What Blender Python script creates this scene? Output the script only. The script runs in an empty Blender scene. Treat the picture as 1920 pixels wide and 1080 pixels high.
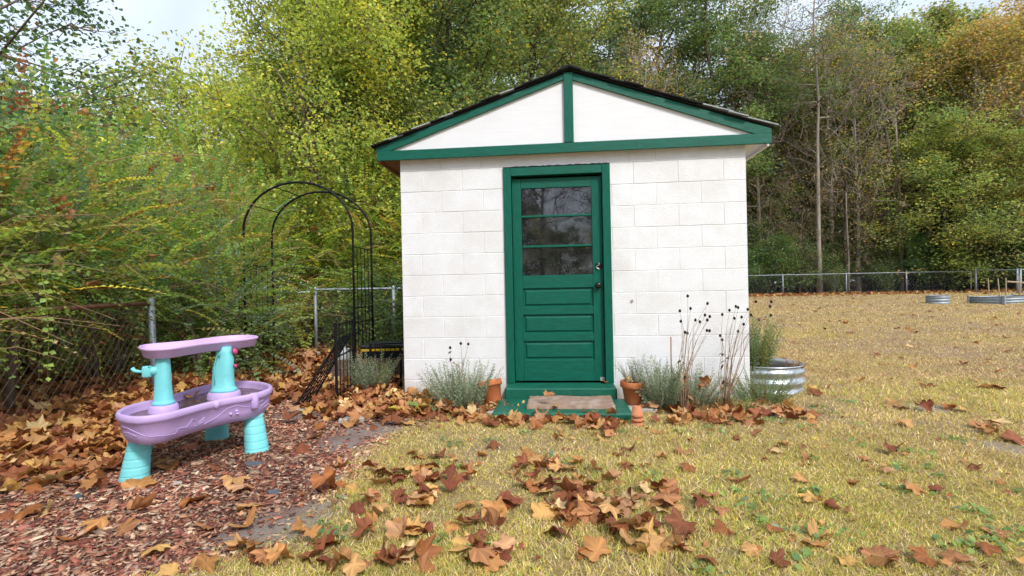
import bpy, math, random
import numpy as np
from mathutils import Vector, Matrix

random.seed(7)
rng = np.random.default_rng(11)
SC = bpy.context.scene
COL = SC.collection
R = math.radians

# ------------------------------------------------------------------ camera, sky, sun, exposure
EYE = 1.06
FPX = 945.0                      # focal length in pixels of a 1920 px wide frame
ROLL = 0.0201
cam_d = bpy.data.cameras.new('camera')
cam = bpy.data.objects.new('camera', cam_d)
COL.objects.link(cam)
cam_d.sensor_width = 36.0
cam_d.lens = FPX / 1920.0 * 36.0
cam_d.clip_start = 0.05
cam_d.clip_end = 2000.0
cr, sr = math.cos(ROLL), math.sin(ROLL)
cam.matrix_world = Matrix(((cr, sr, 0, 0), (0, 0, -1, 0), (-sr, cr, 0, EYE), (0, 0, 0, 1)))
SC.camera = cam

SUN_EL, SUN_AZ = R(46), R(152)   # azimuth clockwise from +Y (north): the sun stands behind the camera, to the right
world = bpy.data.worlds.new('World')
SC.world = world
world.use_nodes = True
wn = world.node_tree
wn.nodes.clear()
w_out = wn.nodes.new('ShaderNodeOutputWorld')
w_bg = wn.nodes.new('ShaderNodeBackground')
w_sky = wn.nodes.new('ShaderNodeTexSky')
w_sky.sky_type = 'NISHITA'
w_sky.sun_disc = False
w_sky.sun_elevation = SUN_EL
w_sky.sun_rotation = SUN_AZ
w_sky.air_density = 1.0
w_sky.dust_density = 2.5
w_mix = wn.nodes.new('ShaderNodeMixRGB')
w_mix.inputs[0].default_value = 0.8           # thin even cloud over the blue
w_mix.inputs[2].default_value = (7.4, 8.3, 9.8, 1)
w_tc = wn.nodes.new('ShaderNodeTexCoord'); w_no = wn.nodes.new('ShaderNodeTexNoise'); w_no.inputs['Scale'].default_value = 2.2; w_no.inputs['Detail'].default_value = 6
w_rp = wn.nodes.new('ShaderNodeMapRange'); w_rp.inputs[1].default_value = .35; w_rp.inputs[2].default_value = .65; w_rp.inputs[3].default_value = .62; w_rp.inputs[4].default_value = .95
wn.links.new(w_tc.outputs['Generated'], w_no.inputs['Vector']); wn.links.new(w_no.outputs[0], w_rp.inputs[0]); wn.links.new(w_rp.outputs[0], w_mix.inputs[0])
wn.links.new(w_sky.outputs[0], w_mix.inputs[1])
wn.links.new(w_mix.outputs[0], w_bg.inputs[0])
wn.links.new(w_bg.outputs[0], w_out.inputs[0])
w_bg.inputs[1].default_value = 0.085

sun_d = bpy.data.lights.new('sun', 'SUN')
sun = bpy.data.objects.new('sun', sun_d)
COL.objects.link(sun)
sun_d.energy = 2.0
sun_d.angle = R(11)
sun_d.color = (1.0, 0.96, 0.91)
to_sun = Vector((math.sin(SUN_AZ) * math.cos(SUN_EL), math.cos(SUN_AZ) * math.cos(SUN_EL), math.sin(SUN_EL)))
sun.rotation_euler = to_sun.to_track_quat('Z', 'Y').to_euler()
sun.location = to_sun * 60

SC.view_settings.view_transform = 'Standard'
SC.view_settings.look = 'None'
SC.view_settings.gamma = 1.0
SC.view_settings.use_curve_mapping = False
SC.view_settings.exposure = 0.80
SC.render.engine = 'CYCLES'
SC.cycles.use_adaptive_sampling = True
SC.cycles.adaptive_threshold = 0.03
SC.cycles.max_bounces = 5
SC.cycles.diffuse_bounces = 2
SC.cycles.glossy_bounces = 2
SC.cycles.transmission_bounces = 2

# ------------------------------------------------------------------ measuring helpers
def ray(px, py):
    qx, qy = px - 960.0, py - 540.0
    return np.array([(qx * cr - qy * sr) / FPX, 1.0, -(qx * sr + qy * cr) / FPX])

def at_depth(px, py, Y):
    d = ray(px, py)
    return Vector((d[0] * Y, Y, EYE + d[2] * Y))

def on_plane(px, py, z=0.0):
    d = ray(px, py)
    k = (z - EYE) / d[2]
    return Vector((d[0] * k, k, z))

def sstep(a, b, x):
    t = np.clip((x - a) / (b - a), 0, 1)
    return t * t * (3 - 2 * t)

_lat = rng.random((256, 256))
def vnoise(x, y, s=1.0, o=0):
    x = np.asarray(x) * s + o * 17.3
    y = np.asarray(y) * s + o * 9.1
    xi, yi = np.floor(x).astype(int), np.floor(y).astype(int)
    fx, fy = x - xi, y - yi
    fx, fy = fx * fx * (3 - 2 * fx), fy * fy * (3 - 2 * fy)
    g = lambda a, b: _lat[a % 256, b % 256]
    return (g(xi, yi) * (1 - fx) + g(xi + 1, yi) * fx) * (1 - fy) + (g(xi, yi + 1) * (1 - fx) + g(xi + 1, yi + 1) * fx) * fy

# ------------------------------------------------------------------ mesh helpers
def tag(o, label=None, cat=None, group=None, kind=None):
    if label: o['label'] = label
    if cat: o['category'] = cat
    if group: o['group'] = group
    if kind: o['kind'] = kind
    return o

def empty(name, loc=(0, 0, 0), rz=0.0, label=None, cat=None, group=None, rot=None):
    o = bpy.data.objects.new(name, None)
    COL.objects.link(o)
    o.location = loc
    o.rotation_euler = rot if rot else (0, 0, rz)
    o.empty_display_size = 0.1
    return tag(o, label, cat, group)

def link(name, me, parent=None):
    o = bpy.data.objects.new(name, me)
    COL.objects.link(o)
    if parent is not None:
        o.parent = parent
    return o

class MB:
    """collects shapes, built as one mesh"""
    def __init__(self):
        self.v, self.f = [], []
    def box(self, lo, hi, M=None, bev=0.0):
        b = len(self.v)
        x0, y0, z0 = lo; x1, y1, z1 = hi
        pts = [(x0, y0, z0), (x1, y0, z0), (x1, y1, z0), (x0, y1, z0), (x0, y0, z1), (x1, y0, z1), (x1, y1, z1), (x0, y1, z1)]
        if bev:
            c = bev
            pts = []
            for (X, sx) in ((x0, 1), (x1, -1)):
                for (Y, sy) in ((y0, 1), (y1, -1)):
                    for (Z, sz) in ((z0, 1), (z1, -1)):
                        pts += [(X, Y + c * sy, Z + c * sz), (X + c * sx, Y, Z + c * sz), (X + c * sx, Y + c * sy, Z)]
            i = lambda a, bb, cc, k: (a * 4 + bb * 2 + cc) * 3 + k
            F = []
            for a in (0, 1):
                q = [i(a, 0, 0, 0), i(a, 0, 1, 0), i(a, 1, 1, 0), i(a, 1, 0, 0)]; F.append(q if a == 0 else q[::-1])
                q = [i(0, a, 0, 1), i(1, a, 0, 1), i(1, a, 1, 1), i(0, a, 1, 1)]; F.append(q if a == 0 else q[::-1])
                q = [i(0, 0, a, 2), i(0, 1, a, 2), i(1, 1, a, 2), i(1, 0, a, 2)]; F.append(q if a == 0 else q[::-1])
            for a in (0, 1):
                for bb in (0, 1):
                    fl = (a + bb) % 2
                    q = [i(a, bb, 0, 0), i(a, bb, 1, 0), i(a, bb, 1, 1), i(a, bb, 0, 1)]; F.append(q[::-1] if not fl else q)
                    q = [i(a, 0, bb, 0), i(a, 1, bb, 0), i(a, 1, bb, 2), i(a, 0, bb, 2)]; F.append(q if not fl else q[::-1])
                    q = [i(0, a, bb, 1), i(1, a, bb, 1), i(1, a, bb, 2), i(0, a, bb, 2)]; F.append(q[::-1] if not fl else q)
                    for cc in (0, 1):
                        q = [i(a, bb, cc, 0), i(a, bb, cc, 1), i(a, bb, cc, 2)]
                        F.append(q if (a + bb + cc) % 2 == 0 else q[::-1])
        else:
            F = [(0, 3, 2, 1), (4, 5, 6, 7), (0, 1, 5, 4), (1, 2, 6, 5), (2, 3, 7, 6), (3, 0, 4, 7)]
        if M is not None:
            pts = [tuple(M @ Vector(p)) for p in pts]
        self.v += pts
        self.f += [tuple(b + k for k in q) for q in F]
        return self
    def ring(self, pts, close_prev=None):
        b = len(self.v)
        self.v += [tuple(p) for p in pts]
        n = len(pts)
        if close_prev is not None:
            a = close_prev
            for k in range(n):
                self.f.append((a + k, a + (k + 1) % n, b + (k + 1) % n, b + k))
        return b
    def tube(self, path, rad, n=6, cap=True):
        path = [Vector(p) for p in path]
        if not hasattr(rad, '__len__'):
            rad = [rad] * len(path)
        prev, up = None, None
        first = None
        for i, p in enumerate(path):
            d = (path[min(i + 1, len(path) - 1)] - path[max(i - 1, 0)])
            if d.length < 1e-9: d = Vector((0, 0, 1))
            d.normalize()
            if up is None:
                up = d.orthogonal().normalized()
            up = (up - d * up.dot(d))
            up = up.normalized() if up.length > 1e-6 else d.orthogonal().normalized()
            s = d.cross(up)
            pts = [p + (up * math.cos(2 * math.pi * k / n) + s * math.sin(2 * math.pi * k / n)) * rad[i] for k in range(n)]
            prev = self.ring(pts, prev)
            if first is None: first = prev
        if cap:
            self.f.append(tuple(first + k for k in range(n))[::-1])
            self.f.append(tuple(prev + k for k in range(n)))
        return self
    def lathe(self, prof, n=24, c=(0, 0, 0), M=None):
        prev = None
        for (r, z) in prof:
            pts = [Vector((c[0] + r * math.cos(2 * math.pi * k / n), c[1] + r * math.sin(2 * math.pi * k / n), c[2] + z)) for k in range(n)]
            if M is not None: pts = [M @ p for p in pts]
            prev = self.ring(pts, prev)
        return self
    def loft(self, rings, cap0=False, cap1=False):
        prev = first = None
        for r in rings:
            prev = self.ring(r, prev)
            if first is None: first = prev
        n = len(rings[0])
        if cap0: self.f.append(tuple(first + k for k in range(n))[::-1])
        if cap1: self.f.append(tuple(prev + k for k in range(n)))
        return self
    def prism(self, poly, y0, y1):
        """poly of (x, z), extruded along y"""
        n = len(poly)
        a = self.ring([(x, y0, z) for x, z in poly])
        self.f.append(tuple(a + k for k in range(n)))
        b = self.ring([(x, y1, z) for x, z in poly], a)
        self.f.append(tuple(b + k for k in range(n))[::-1])
        return self
    def mesh(self, name, mat, smooth=False):
        me = bpy.data.meshes.new(name)
        me.from_pydata([tuple(p) for p in self.v], [], self.f)
        me.materials.append(mat)
        if smooth:
            me.polygons.foreach_set('use_smooth', [True] * len(me.polygons))
        me.update()
        return me
    def build(self, name, mat, parent=None, smooth=False):
        return link(name, self.mesh(name, mat, smooth), parent)

def np_mesh(name, V, F, mat, C=None, smooth=False):
    """V (n,3), F (m,3) triangles, C (n,3) vertex colours"""
    me = bpy.data.meshes.new(name)
    V = np.ascontiguousarray(V, dtype=np.float32); F = np.ascontiguousarray(F, dtype=np.int32)
    me.vertices.add(len(V)); me.vertices.foreach_set('co', V.ravel())
    me.loops.add(F.size); me.loops.foreach_set('vertex_index', F.ravel())
    me.polygons.add(len(F))
    me.polygons.foreach_set('loop_start', np.arange(0, F.size, 3, dtype=np.int32))
    if smooth: me.polygons.foreach_set('use_smooth', np.ones(len(F), dtype=bool))
    me.update(calc_edges=True)
    if C is not None:
        a = me.color_attributes.new('Col', 'FLOAT_COLOR', 'POINT')
        a.data.foreach_set('color', np.concatenate([C, np.ones((len(C), 1))], 1).astype(np.float32).ravel())
    me.materials.append(mat)
    return me

def rot_from_dir(d, roll):
    """(n,3) directions -> (n,3,3) matrices whose local +Y is d"""
    d = d / np.linalg.norm(d, axis=1, keepdims=True)
    ref = np.tile(np.array([0.0, 0, 1]), (len(d), 1)); bad = np.abs(d[:, 2]) > 0.97
    ref[bad] = (1, 0, 0)
    x = np.cross(d, ref); x /= np.linalg.norm(x, axis=1, keepdims=True)
    z = np.cross(x, d)
    c, s = np.cos(roll)[:, None], np.sin(roll)[:, None]
    x2, z2 = x * c + z * s, -x * s + z * c
    return np.stack([x2, d, z2], 2)

def stamp(tmpl, idx, Rm, T, S, C):
    """tmpl: list of (V, F, shade); returns merged V, F, Col"""
    Vs, Fs, Cs, off = [], [], [], 0
    for k, (V, F, sh) in enumerate(tmpl):
        m = np.nonzero(idx == k)[0]
        if not len(m): continue
        W = np.einsum('nij,vj->nvi', Rm[m] * S[m][:, None, None], V) + T[m][:, None, :]
        n, v = len(m), len(V)
        Vs.append(W.reshape(-1, 3))
        Fs.append((F[None] + (np.arange(n) * v)[:, None, None]).reshape(-1, 3) + off)
        Cs.append((C[m][:, None, :] * sh[None, :, :]).reshape(-1, 3))
        off += n * v
    return np.concatenate(Vs), np.concatenate(Fs), np.concatenate(Cs)

# ------------------------------------------------------------------ materials
def new_mat(name):
    m = bpy.data.materials.new(name)
    m.use_nodes = True
    nt = m.node_tree
    nt.nodes.clear()
    out = nt.nodes.new('ShaderNodeOutputMaterial')
    return m, nt, out

def N(nt, t, **kw):
    n = nt.nodes.new(t)
    for k, v in kw.items():
        setattr(n, k, v)
    return n

def noise(nt, coord, scale, detail=4, rough=0.55):
    n = N(nt, 'ShaderNodeTexNoise')
    n.inputs['Scale'].default_value = scale
    n.inputs['Detail'].default_value = detail
    n.inputs['Roughness'].default_value = rough
    nt.links.new(coord, n.inputs['Vector'])
    return n.outputs['Fac']

def ramp(nt, fac, stops):
    r = N(nt, 'ShaderNodeValToRGB')
    e = r.color_ramp.elements
    while len(e) < len(stops): e.new(0.5)
    for k, (p, c) in enumerate(stops):
        e[k].position = p
        e[k].color = (c[0], c[1], c[2], 1) if hasattr(c, '__len__') else (c, c, c, 1)
    nt.links.new(fac, r.inputs[0])
    return r.outputs[0]

def mix(nt, fac, a, b, mode='MIX'):
    m = N(nt, 'ShaderNodeMixRGB', blend_type=mode)
    for s, v in ((m.inputs[0], fac), (m.inputs[1], a), (m.inputs[2], b)):
        if hasattr(v, 'is_linked') or hasattr(v, 'links'):
            nt.links.new(v, s)
        elif hasattr(v, '__len__'):
            s.default_value = (v[0], v[1], v[2], 1)
        else:
            s.default_value = v
    return m.outputs[0]

def pmat(name, col, col2=None, scale=8, rough=0.6, bump=0.2, bscale=60, metallic=0.0, dirt=None, dscale=3, dlo=.5, dhi=.75, spec=0.4, stretch=None, bdist=0.01, pos=False, splash=None, scuff=None):
    m, nt, out = new_mat(name)
    tc = N(nt, 'ShaderNodeNewGeometry').outputs['Position'] if pos else N(nt, 'ShaderNodeTexCoord').outputs['Object']
    if stretch:
        mp = N(nt, 'ShaderNodeMapping')
        mp.inputs['Scale'].default_value = stretch
        nt.links.new(tc, mp.inputs[0]); tcs = mp.outputs[0]
    else:
        tcs = tc
    col2 = col2 or tuple(c * 0.8 for c in col)
    c = ramp(nt, noise(nt, tcs, scale, 6), [(.3, col), (.7, col2)])
    if dirt:
        c = mix(nt, ramp(nt, noise(nt, tc, dscale, 7, .65), [(dlo, 0), (dhi, 1)]), c, dirt)
    if splash:      # rain splashed soil low on the wall
        sx = N(nt, 'ShaderNodeSeparateXYZ'); nt.links.new(N(nt, 'ShaderNodeNewGeometry').outputs['Position'], sx.inputs[0])
        ad = N(nt, 'ShaderNodeMath', operation='ADD'); nt.links.new(sx.outputs[2], ad.inputs[0])
        ns = N(nt, 'ShaderNodeMath', operation='MULTIPLY'); nt.links.new(noise(nt, tc, 6, 7, .7), ns.inputs[0]); ns.inputs[1].default_value = .5
        nt.links.new(ns.outputs[0], ad.inputs[1])
        c = mix(nt, ramp(nt, ad.outputs[0], [(.26, .75), (.48, 0)]), c, splash)
    if scuff:
        c = mix(nt, ramp(nt, noise(nt, tcs, 16, 8, .72), [(.66, 0), (.72, .8)]), c, scuff)
    p = N(nt, 'ShaderNodeBsdfPrincipled')
    nt.links.new(c, p.inputs['Base Color'])
    p.inputs['Metallic'].default_value = metallic
    p.inputs['Specular IOR Level'].default_value = spec
    rr = ramp(nt, noise(nt, tcs, scale * 3, 4), [(.3, max(.02, rough - .08)), (.7, min(1, rough + .08))])
    nt.links.new(rr, p.inputs['Roughness'])
    if bump:
        b = N(nt, 'ShaderNodeBump')
        b.inputs['Strength'].default_value = bump
        b.inputs['Distance'].default_value = bdist
        nt.links.new(noise(nt, tcs, bscale, 5), b.inputs['Height'])
        nt.links.new(b.outputs[0], p.inputs['Normal'])
    nt.links.new(p.outputs[0], out.inputs[0])
    return m

def leaf_mat(name, trans=0.35, rough=0.45, spec=0.35, gamma=1.0):
    m, nt, out = new_mat(name)
    at = N(nt, 'ShaderNodeAttribute', attribute_name='Col').outputs['Color']
    oi = N(nt, 'ShaderNodeObjectInfo')
    c = mix(nt, 1.0, at, oi.outputs['Color'], 'MULTIPLY')
    if gamma != 1.0:
        gm = N(nt, 'ShaderNodeGamma'); gm.inputs[1].default_value = gamma
        nt.links.new(c, gm.inputs[0]); c = gm.outputs[0]
    p = N(nt, 'ShaderNodeBsdfPrincipled')
    nt.links.new(c, p.inputs['Base Color'])
    p.inputs['Roughness'].default_value = rough
    p.inputs['Specular IOR Level'].default_value = spec
    t = N(nt, 'ShaderNodeBsdfTranslucent')
    nt.links.new(mix(nt, 1.0, c, (1.25, 1.2, .8), 'MULTIPLY'), t.inputs[0])
    s = N(nt, 'ShaderNodeMixShader')
    s.inputs[0].default_value = trans
    nt.links.new(p.outputs[0], s.inputs[1]); nt.links.new(t.outputs[0], s.inputs[2])
    nt.links.new(s.outputs[0], out.inputs[0])
    return m

M_leaf = leaf_mat('foliage', trans=0.48, gamma=.73)
M_dry = leaf_mat('dry_leaf', trans=0.2, rough=0.6, spec=0.25)
M_grassblade = leaf_mat('grass_blade', trans=0.25, rough=0.6, spec=0.15)
M_chip = leaf_mat('bark_chip', trans=0.0, rough=0.8, spec=0.15)

WHITE = (.80, .81, .83)
M_block = pmat('painted_block', WHITE, (.74, .735, .735), scale=5, rough=.55, bump=.55, bscale=90, dirt=(.66, .645, .62), dscale=2.2, dlo=.5, dhi=.8, bdist=.007, pos=True, splash=(.46, .41, .34))
M_joint = pmat('painted_joint', (.79, .79, .80), (.74, .735, .735), scale=8, rough=.7, bump=.5, bscale=60, pos=True, splash=(.46, .41, .34))
M_ply = pmat('painted_plywood', (.79, .79, .81), (.75, .75, .765), scale=3, rough=.5, bump=.25, bscale=30, stretch=(1, 6, 14), dirt=(.68, .66, .64), dscale=2.5, dlo=.6, dhi=.9)
GREEN = (.003, .122, .085)
M_green = pmat('green_paint', GREEN, (.002, .085, .05), scale=5, rough=.38, bump=.35, bscale=24, stretch=(2, 4, 16), spec=.28, bdist=.008, scuff=(.02, .19, .13))
M_greenv = pmat('green_paint_upright', GREEN, (.002, .085, .05), scale=5, rough=.38, bump=.35, bscale=24, stretch=(16, 4, 2), spec=.28, bdist=.008, scuff=(.02, .19, .13))
M_greenworn = pmat('worn_green_paint', (.004, .125, .075), (.003, .085, .052), scale=7, rough=.5, bump=.4, bscale=40, dirt=(.16, .26, .20), dscale=11, dlo=.64, dhi=.78)
M_shingle = pmat('dark_shingle', (.018, .017, .02), (.01, .01, .011), scale=60, rough=.9, bump=.6, bscale=200)
M_shingle_grey = pmat('grey_sheen_shingle', (.42, .45, .46), (.26, .28, .29), scale=30, rough=.9, bump=.5, bscale=200)  # grey left courses; on the right, sky sheen painted in as pale colour
M_wood = pmat('raw_wood', (.36, .17, .07), (.25, .11, .05), scale=6, rough=.75, bump=.3, bscale=30, stretch=(1, 10, 10))
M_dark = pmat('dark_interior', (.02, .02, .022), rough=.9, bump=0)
M_black = pmat('black_metal', (.006, .006, .007), (.01, .01, .011), scale=20, rough=.5, bump=.1, bscale=120, spec=.22)
M_knob = pmat('black_knob', (.01, .01, .01), rough=.25, bump=0, spec=.6)
M_steel = pmat('bright_hook', (.6, .6, .58), rough=.3, bump=0, metallic=.9)
M_galv = pmat('galvanised_steel', (.55, .58, .61), (.42, .45, .48), scale=14, rough=.36, bump=.1, bscale=60, metallic=.75)
M_galvd = pmat('dull_galvanised', (.34, .38, .42), (.26, .29, .33), scale=14, rough=.55, bump=.1, bscale=60, metallic=.35)
M_rust = pmat('rusty_pipe', (.20, .085, .045), (.12, .05, .03), scale=16, rough=.85, bump=.5, bscale=90, dirt=(.30, .19, .13), dscale=9)
M_wire = pmat('old_wire', (.24, .19, .155), (.15, .11, .085), scale=20, rough=.6, bump=0, metallic=.2)
M_wireg = pmat('grey_wire', (.17, .18, .2), rough=.5, bump=0, metallic=.4)
M_terra = pmat('terracotta', (.55, .17, .055), (.45, .13, .045), scale=7, rough=.8, bump=.2, bscale=80, dirt=(.52, .30, .20), dscale=8, dlo=.6, dhi=.85)
M_terra2 = pmat('pale_terracotta', (.56, .23, .11), (.48, .18, .08), scale=7, rough=.85, bump=.2, bscale=80)
M_soil = pmat('potting_soil', (.035, .022, .015), rough=.95, bump=.8, bscale=60, bdist=.02)
M_conc = pmat('concrete', (.42, .40, .37), (.33, .31, .28), scale=12, rough=.9, bump=.4, bscale=90)
M_slate = pmat('slate_stone', (.10, .11, .125), (.07, .08, .09), scale=12, rough=.8, bump=.4, bscale=60)
M_mat = pmat('worn_coir_mat', (.44, .30, .22), (.28, .18, .13), scale=10, rough=.95, bump=.9, bscale=320, dirt=(.52, .42, .35), dscale=7, dlo=.5, dhi=.7)
LILAC = (.53, .38, .69)
M_lilac = pmat('lilac_plastic', LILAC, (.50, .355, .65), scale=4, rough=.48, bump=.06, bscale=180, dirt=(.40, .30, .46), dscale=12, dlo=.55, dhi=.85)
M_lilac2 = pmat('pink_lilac_plastic', (.61, .42, .68), (.58, .395, .65), scale=4, rough=.48, bump=.06, bscale=180)
M_turq = pmat('turquoise_plastic', (.20, .63, .65), (.17, .58, .61), scale=4, rough=.5, bump=.06, bscale=180, dirt=(.16, .46, .46), dscale=13, dlo=.55, dhi=.85)
M_pink = pmat('pink_plastic', (.62, .06, .22), rough=.45, bump=0)
M_mud = pmat('muddy_water', (.10, .065, .07), (.06, .04, .045), scale=9, rough=.2, bump=.15, bscale=20, dirt=(.22, .15, .12), dscale=8, dlo=.5, dhi=.62)
M_bark = pmat('bark', (.12, .09, .07), (.06, .045, .036), scale=6, rough=.9, bump=.8, bscale=18, stretch=(3, 3, .6), bdist=.03)
M_barkpale = pmat('pale_bark', (.38, .33, .28), (.24, .20, .165), scale=5, rough=.9, bump=.7, bscale=18, stretch=(3, 3, .6), bdist=.03)
M_twig = pmat('twig', (.20, .15, .11), (.13, .095, .07), scale=8, rough=.85, bump=0)
M_cane = pmat('tan_cane', (.34, .23, .12), (.24, .15, .08), scale=8, rough=.8, bump=0)
M_dead = pmat('dead_stem', (.30, .18, .10), (.18, .105, .06), scale=12, rough=.9, bump=0)
M_seed = pmat('seed_head', (.03, .018, .018), rough=.95, bump=.8, bscale=300)
M_bamboo = pmat('cane_stake', (.42, .22, .11), (.32, .16, .08), scale=12, rough=.6, bump=0)
M_stakew = pmat('pale_stake', (.48, .36, .24), (.36, .26, .17), scale=12, rough=.8, bump=.1)
M_plasticblack = pmat('black_plastic', (.012, .014, .02), rough=.35, bump=.1, bscale=30)
M_yellow = pmat('yellow_plastic', (.62, .42, .02), rough=.45, bump=0)
M_milk = pmat('milky_plastic', (.62, .66, .68), rough=.4, bump=0)
M_plank = pmat('weathered_plank', (.16, .11, .08), (.09, .06, .045), scale=8, rough=.9, bump=.4, bscale=30, stretch=(2, 10, 10))

def glass_mat():
    m, nt, out = new_mat('dusty_pane')
    tc = N(nt, 'ShaderNodeTexCoord').outputs['Object']
    p = N(nt, 'ShaderNodeBsdfPrincipled')
    dust = ramp(nt, noise(nt, tc, 5, 7, .7), [(.45, 0), (.85, 1)])
    nt.links.new(mix(nt, dust, (.008, .008, .012), (.06, .055, .065)), p.inputs['Base Color'])
    nt.links.new(ramp(nt, noise(nt, tc, 9, 6, .7), [(.45, .012), (.9, .10)]), p.inputs['Roughness'])
    p.inputs['Specular IOR Level'].default_value = 1.0
    p.inputs['IOR'].default_value = 1.65
    b = N(nt, 'ShaderNodeBump'); b.inputs['Strength'].default_value = .012; b.inputs['Distance'].default_value = .003
    nt.links.new(noise(nt, tc, 4, 2), b.inputs['Height']); nt.links.new(b.outputs[0], p.inputs['Normal'])
    nt.links.new(p.outputs[0], out.inputs[0])
    return m
M_glass = glass_mat()

# ------------------------------------------------------------------ ground
MULCH_PX = [(770, 796), (735, 806), (700, 818), (672, 838), (640, 870), (612, 905), (585, 940), (545, 968), (500, 990), (440, 1020), (370, 1045), (290, 1072), (180, 1120), (0, 1200), (-500, 1300)]
mulch_edge = [on_plane(x, min(y, 1500)) for x, y in MULCH_PX]
MULCH = np.array([(-1.2, 9.0), (-1.25, 5.6), (-1.25, 4.75)] + [(p.x, p.y) for p in mulch_edge] + [(-14, 1.0), (-14, 9.0)])

def poly_sd(x, y, P):
    """signed distance to polygon (inside > 0)"""
    x, y = np.asarray(x, float), np.asarray(y, float)
    d = np.full(x.shape, 1e9); ins = np.zeros(x.shape, bool)
    n = len(P)
    for i in range(n):
        ax, ay = P[i]; bx, by = P[(i + 1) % n]
        ex, ey = bx - ax, by - ay
        t = np.clip(((x - ax) * ex + (y - ay) * ey) / (ex * ex + ey * ey + 1e-12), 0, 1)
        d = np.minimum(d, np.hypot(x - ax - t * ex, y - ay - t * ey))
        c = ((ay > y) != (by > y)) & (x < (bx - ax) * (y - ay) / (by - ay + 1e-12) + ax)
        ins ^= c
    return np.where(ins, d, -d)

def mulch_sd(x, y):
    return poly_sd(x, y, MULCH) + (vnoise(x, y, 5, 1) - .5) * .16 + (vnoise(x, y, 17, 2) - .5) * .06

SAND_PX = [(590, 955, .14), (620, 900, .12), (700, 805, .28), (640, 830, .22), (540, 985, .2), (560, 775, .25), (480, 1000, .18), (1745, 766, .2), (1885, 838, .16)]
SANDS = [(on_plane(x, y), r) for x, y, r in SAND_PX]

def gz(x, y):
    x, y = np.asarray(x, float), np.asarray(y, float)
    z = .02 * np.clip(y - 7, 0, 26)
    z = z + sstep(-2.75, -3.5, x) * .10 * sstep(7.5, 5.5, y) * sstep(0, 2, y)
    z = z + (vnoise(x, y, 1.3, 3) - .5) * .03 * sstep(.3, 1.2, np.hypot(np.clip(np.abs(x - .6) - 1.9, 0, 99), np.clip(np.abs(y - 6.3) - 2.4, 0, 99)))
    return z

def gz1(x, y):
    return float(gz(np.array([x]), np.array([y]))[0])

_SS = np.concatenate([np.arange(1.2, 12, .01), np.arange(12, 60, .05)])
def ground_pt(px, py):
    """where the ground stands under that line of sight"""
    d = ray(px, py)
    hit = np.nonzero(EYE + d[2] * _SS <= gz(d[0] * _SS, _SS))[0]
    k = float(_SS[hit[0]]) if len(hit) else 60.0
    return Vector((d[0] * k, k, gz1(d[0] * k, k)))

def spaced(lo, hi, f0, f1, fine, grow=1.12):
    a = list(np.arange(f0, f1, fine)); s = fine; v = f1
    while v < hi: a.append(v); s *= grow; v += s
    a.append(hi); s = fine; v = f0 - fine; pre = []
    while v > lo: pre.append(v); s *= grow; v -= s
    return np.array([lo] + pre[::-1] + a)

gx, gy = spaced(-260, 260, -4.6, 6.5, .07), spaced(-120, 420, .8, 8.0, .07)
X, Y = np.meshgrid(gx, gy)
Z = gz(X, Y)
nx, ny = len(gx), len(gy)
idx = np.arange(nx * ny).reshape(ny, nx)
q = np.stack([idx[:-1, :-1], idx[:-1, 1:], idx[1:, 1:], idx[1:, :-1]], -1).reshape(-1, 4)
GF = np.concatenate([q[:, [0, 1, 2]], q[:, [0, 2, 3]]])
xs, ys = X.ravel(), Y.ravel()
mu = sstep(-.12, .10, mulch_sd(xs, ys))
sand = np.zeros_like(mu)
for p, r in SANDS:
    sand = np.maximum(sand, sstep(1.2, .4, np.hypot(xs - p.x, (ys - p.y) * 1.0) / r + (vnoise(xs, ys, 9, 5) - .5) * .9))
litter = np.maximum(sstep(25.2, 26.4, ys + (vnoise(xs, ys, .6, 6) - .5) * 2.0), sstep(-3.2, -3.7, xs) * sstep(30, 20, ys))
litter = np.maximum(litter, sstep(5.6, 6.2, ys) * sstep(-1.0, -1.3, xs) * sstep(30, 20, ys))

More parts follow.
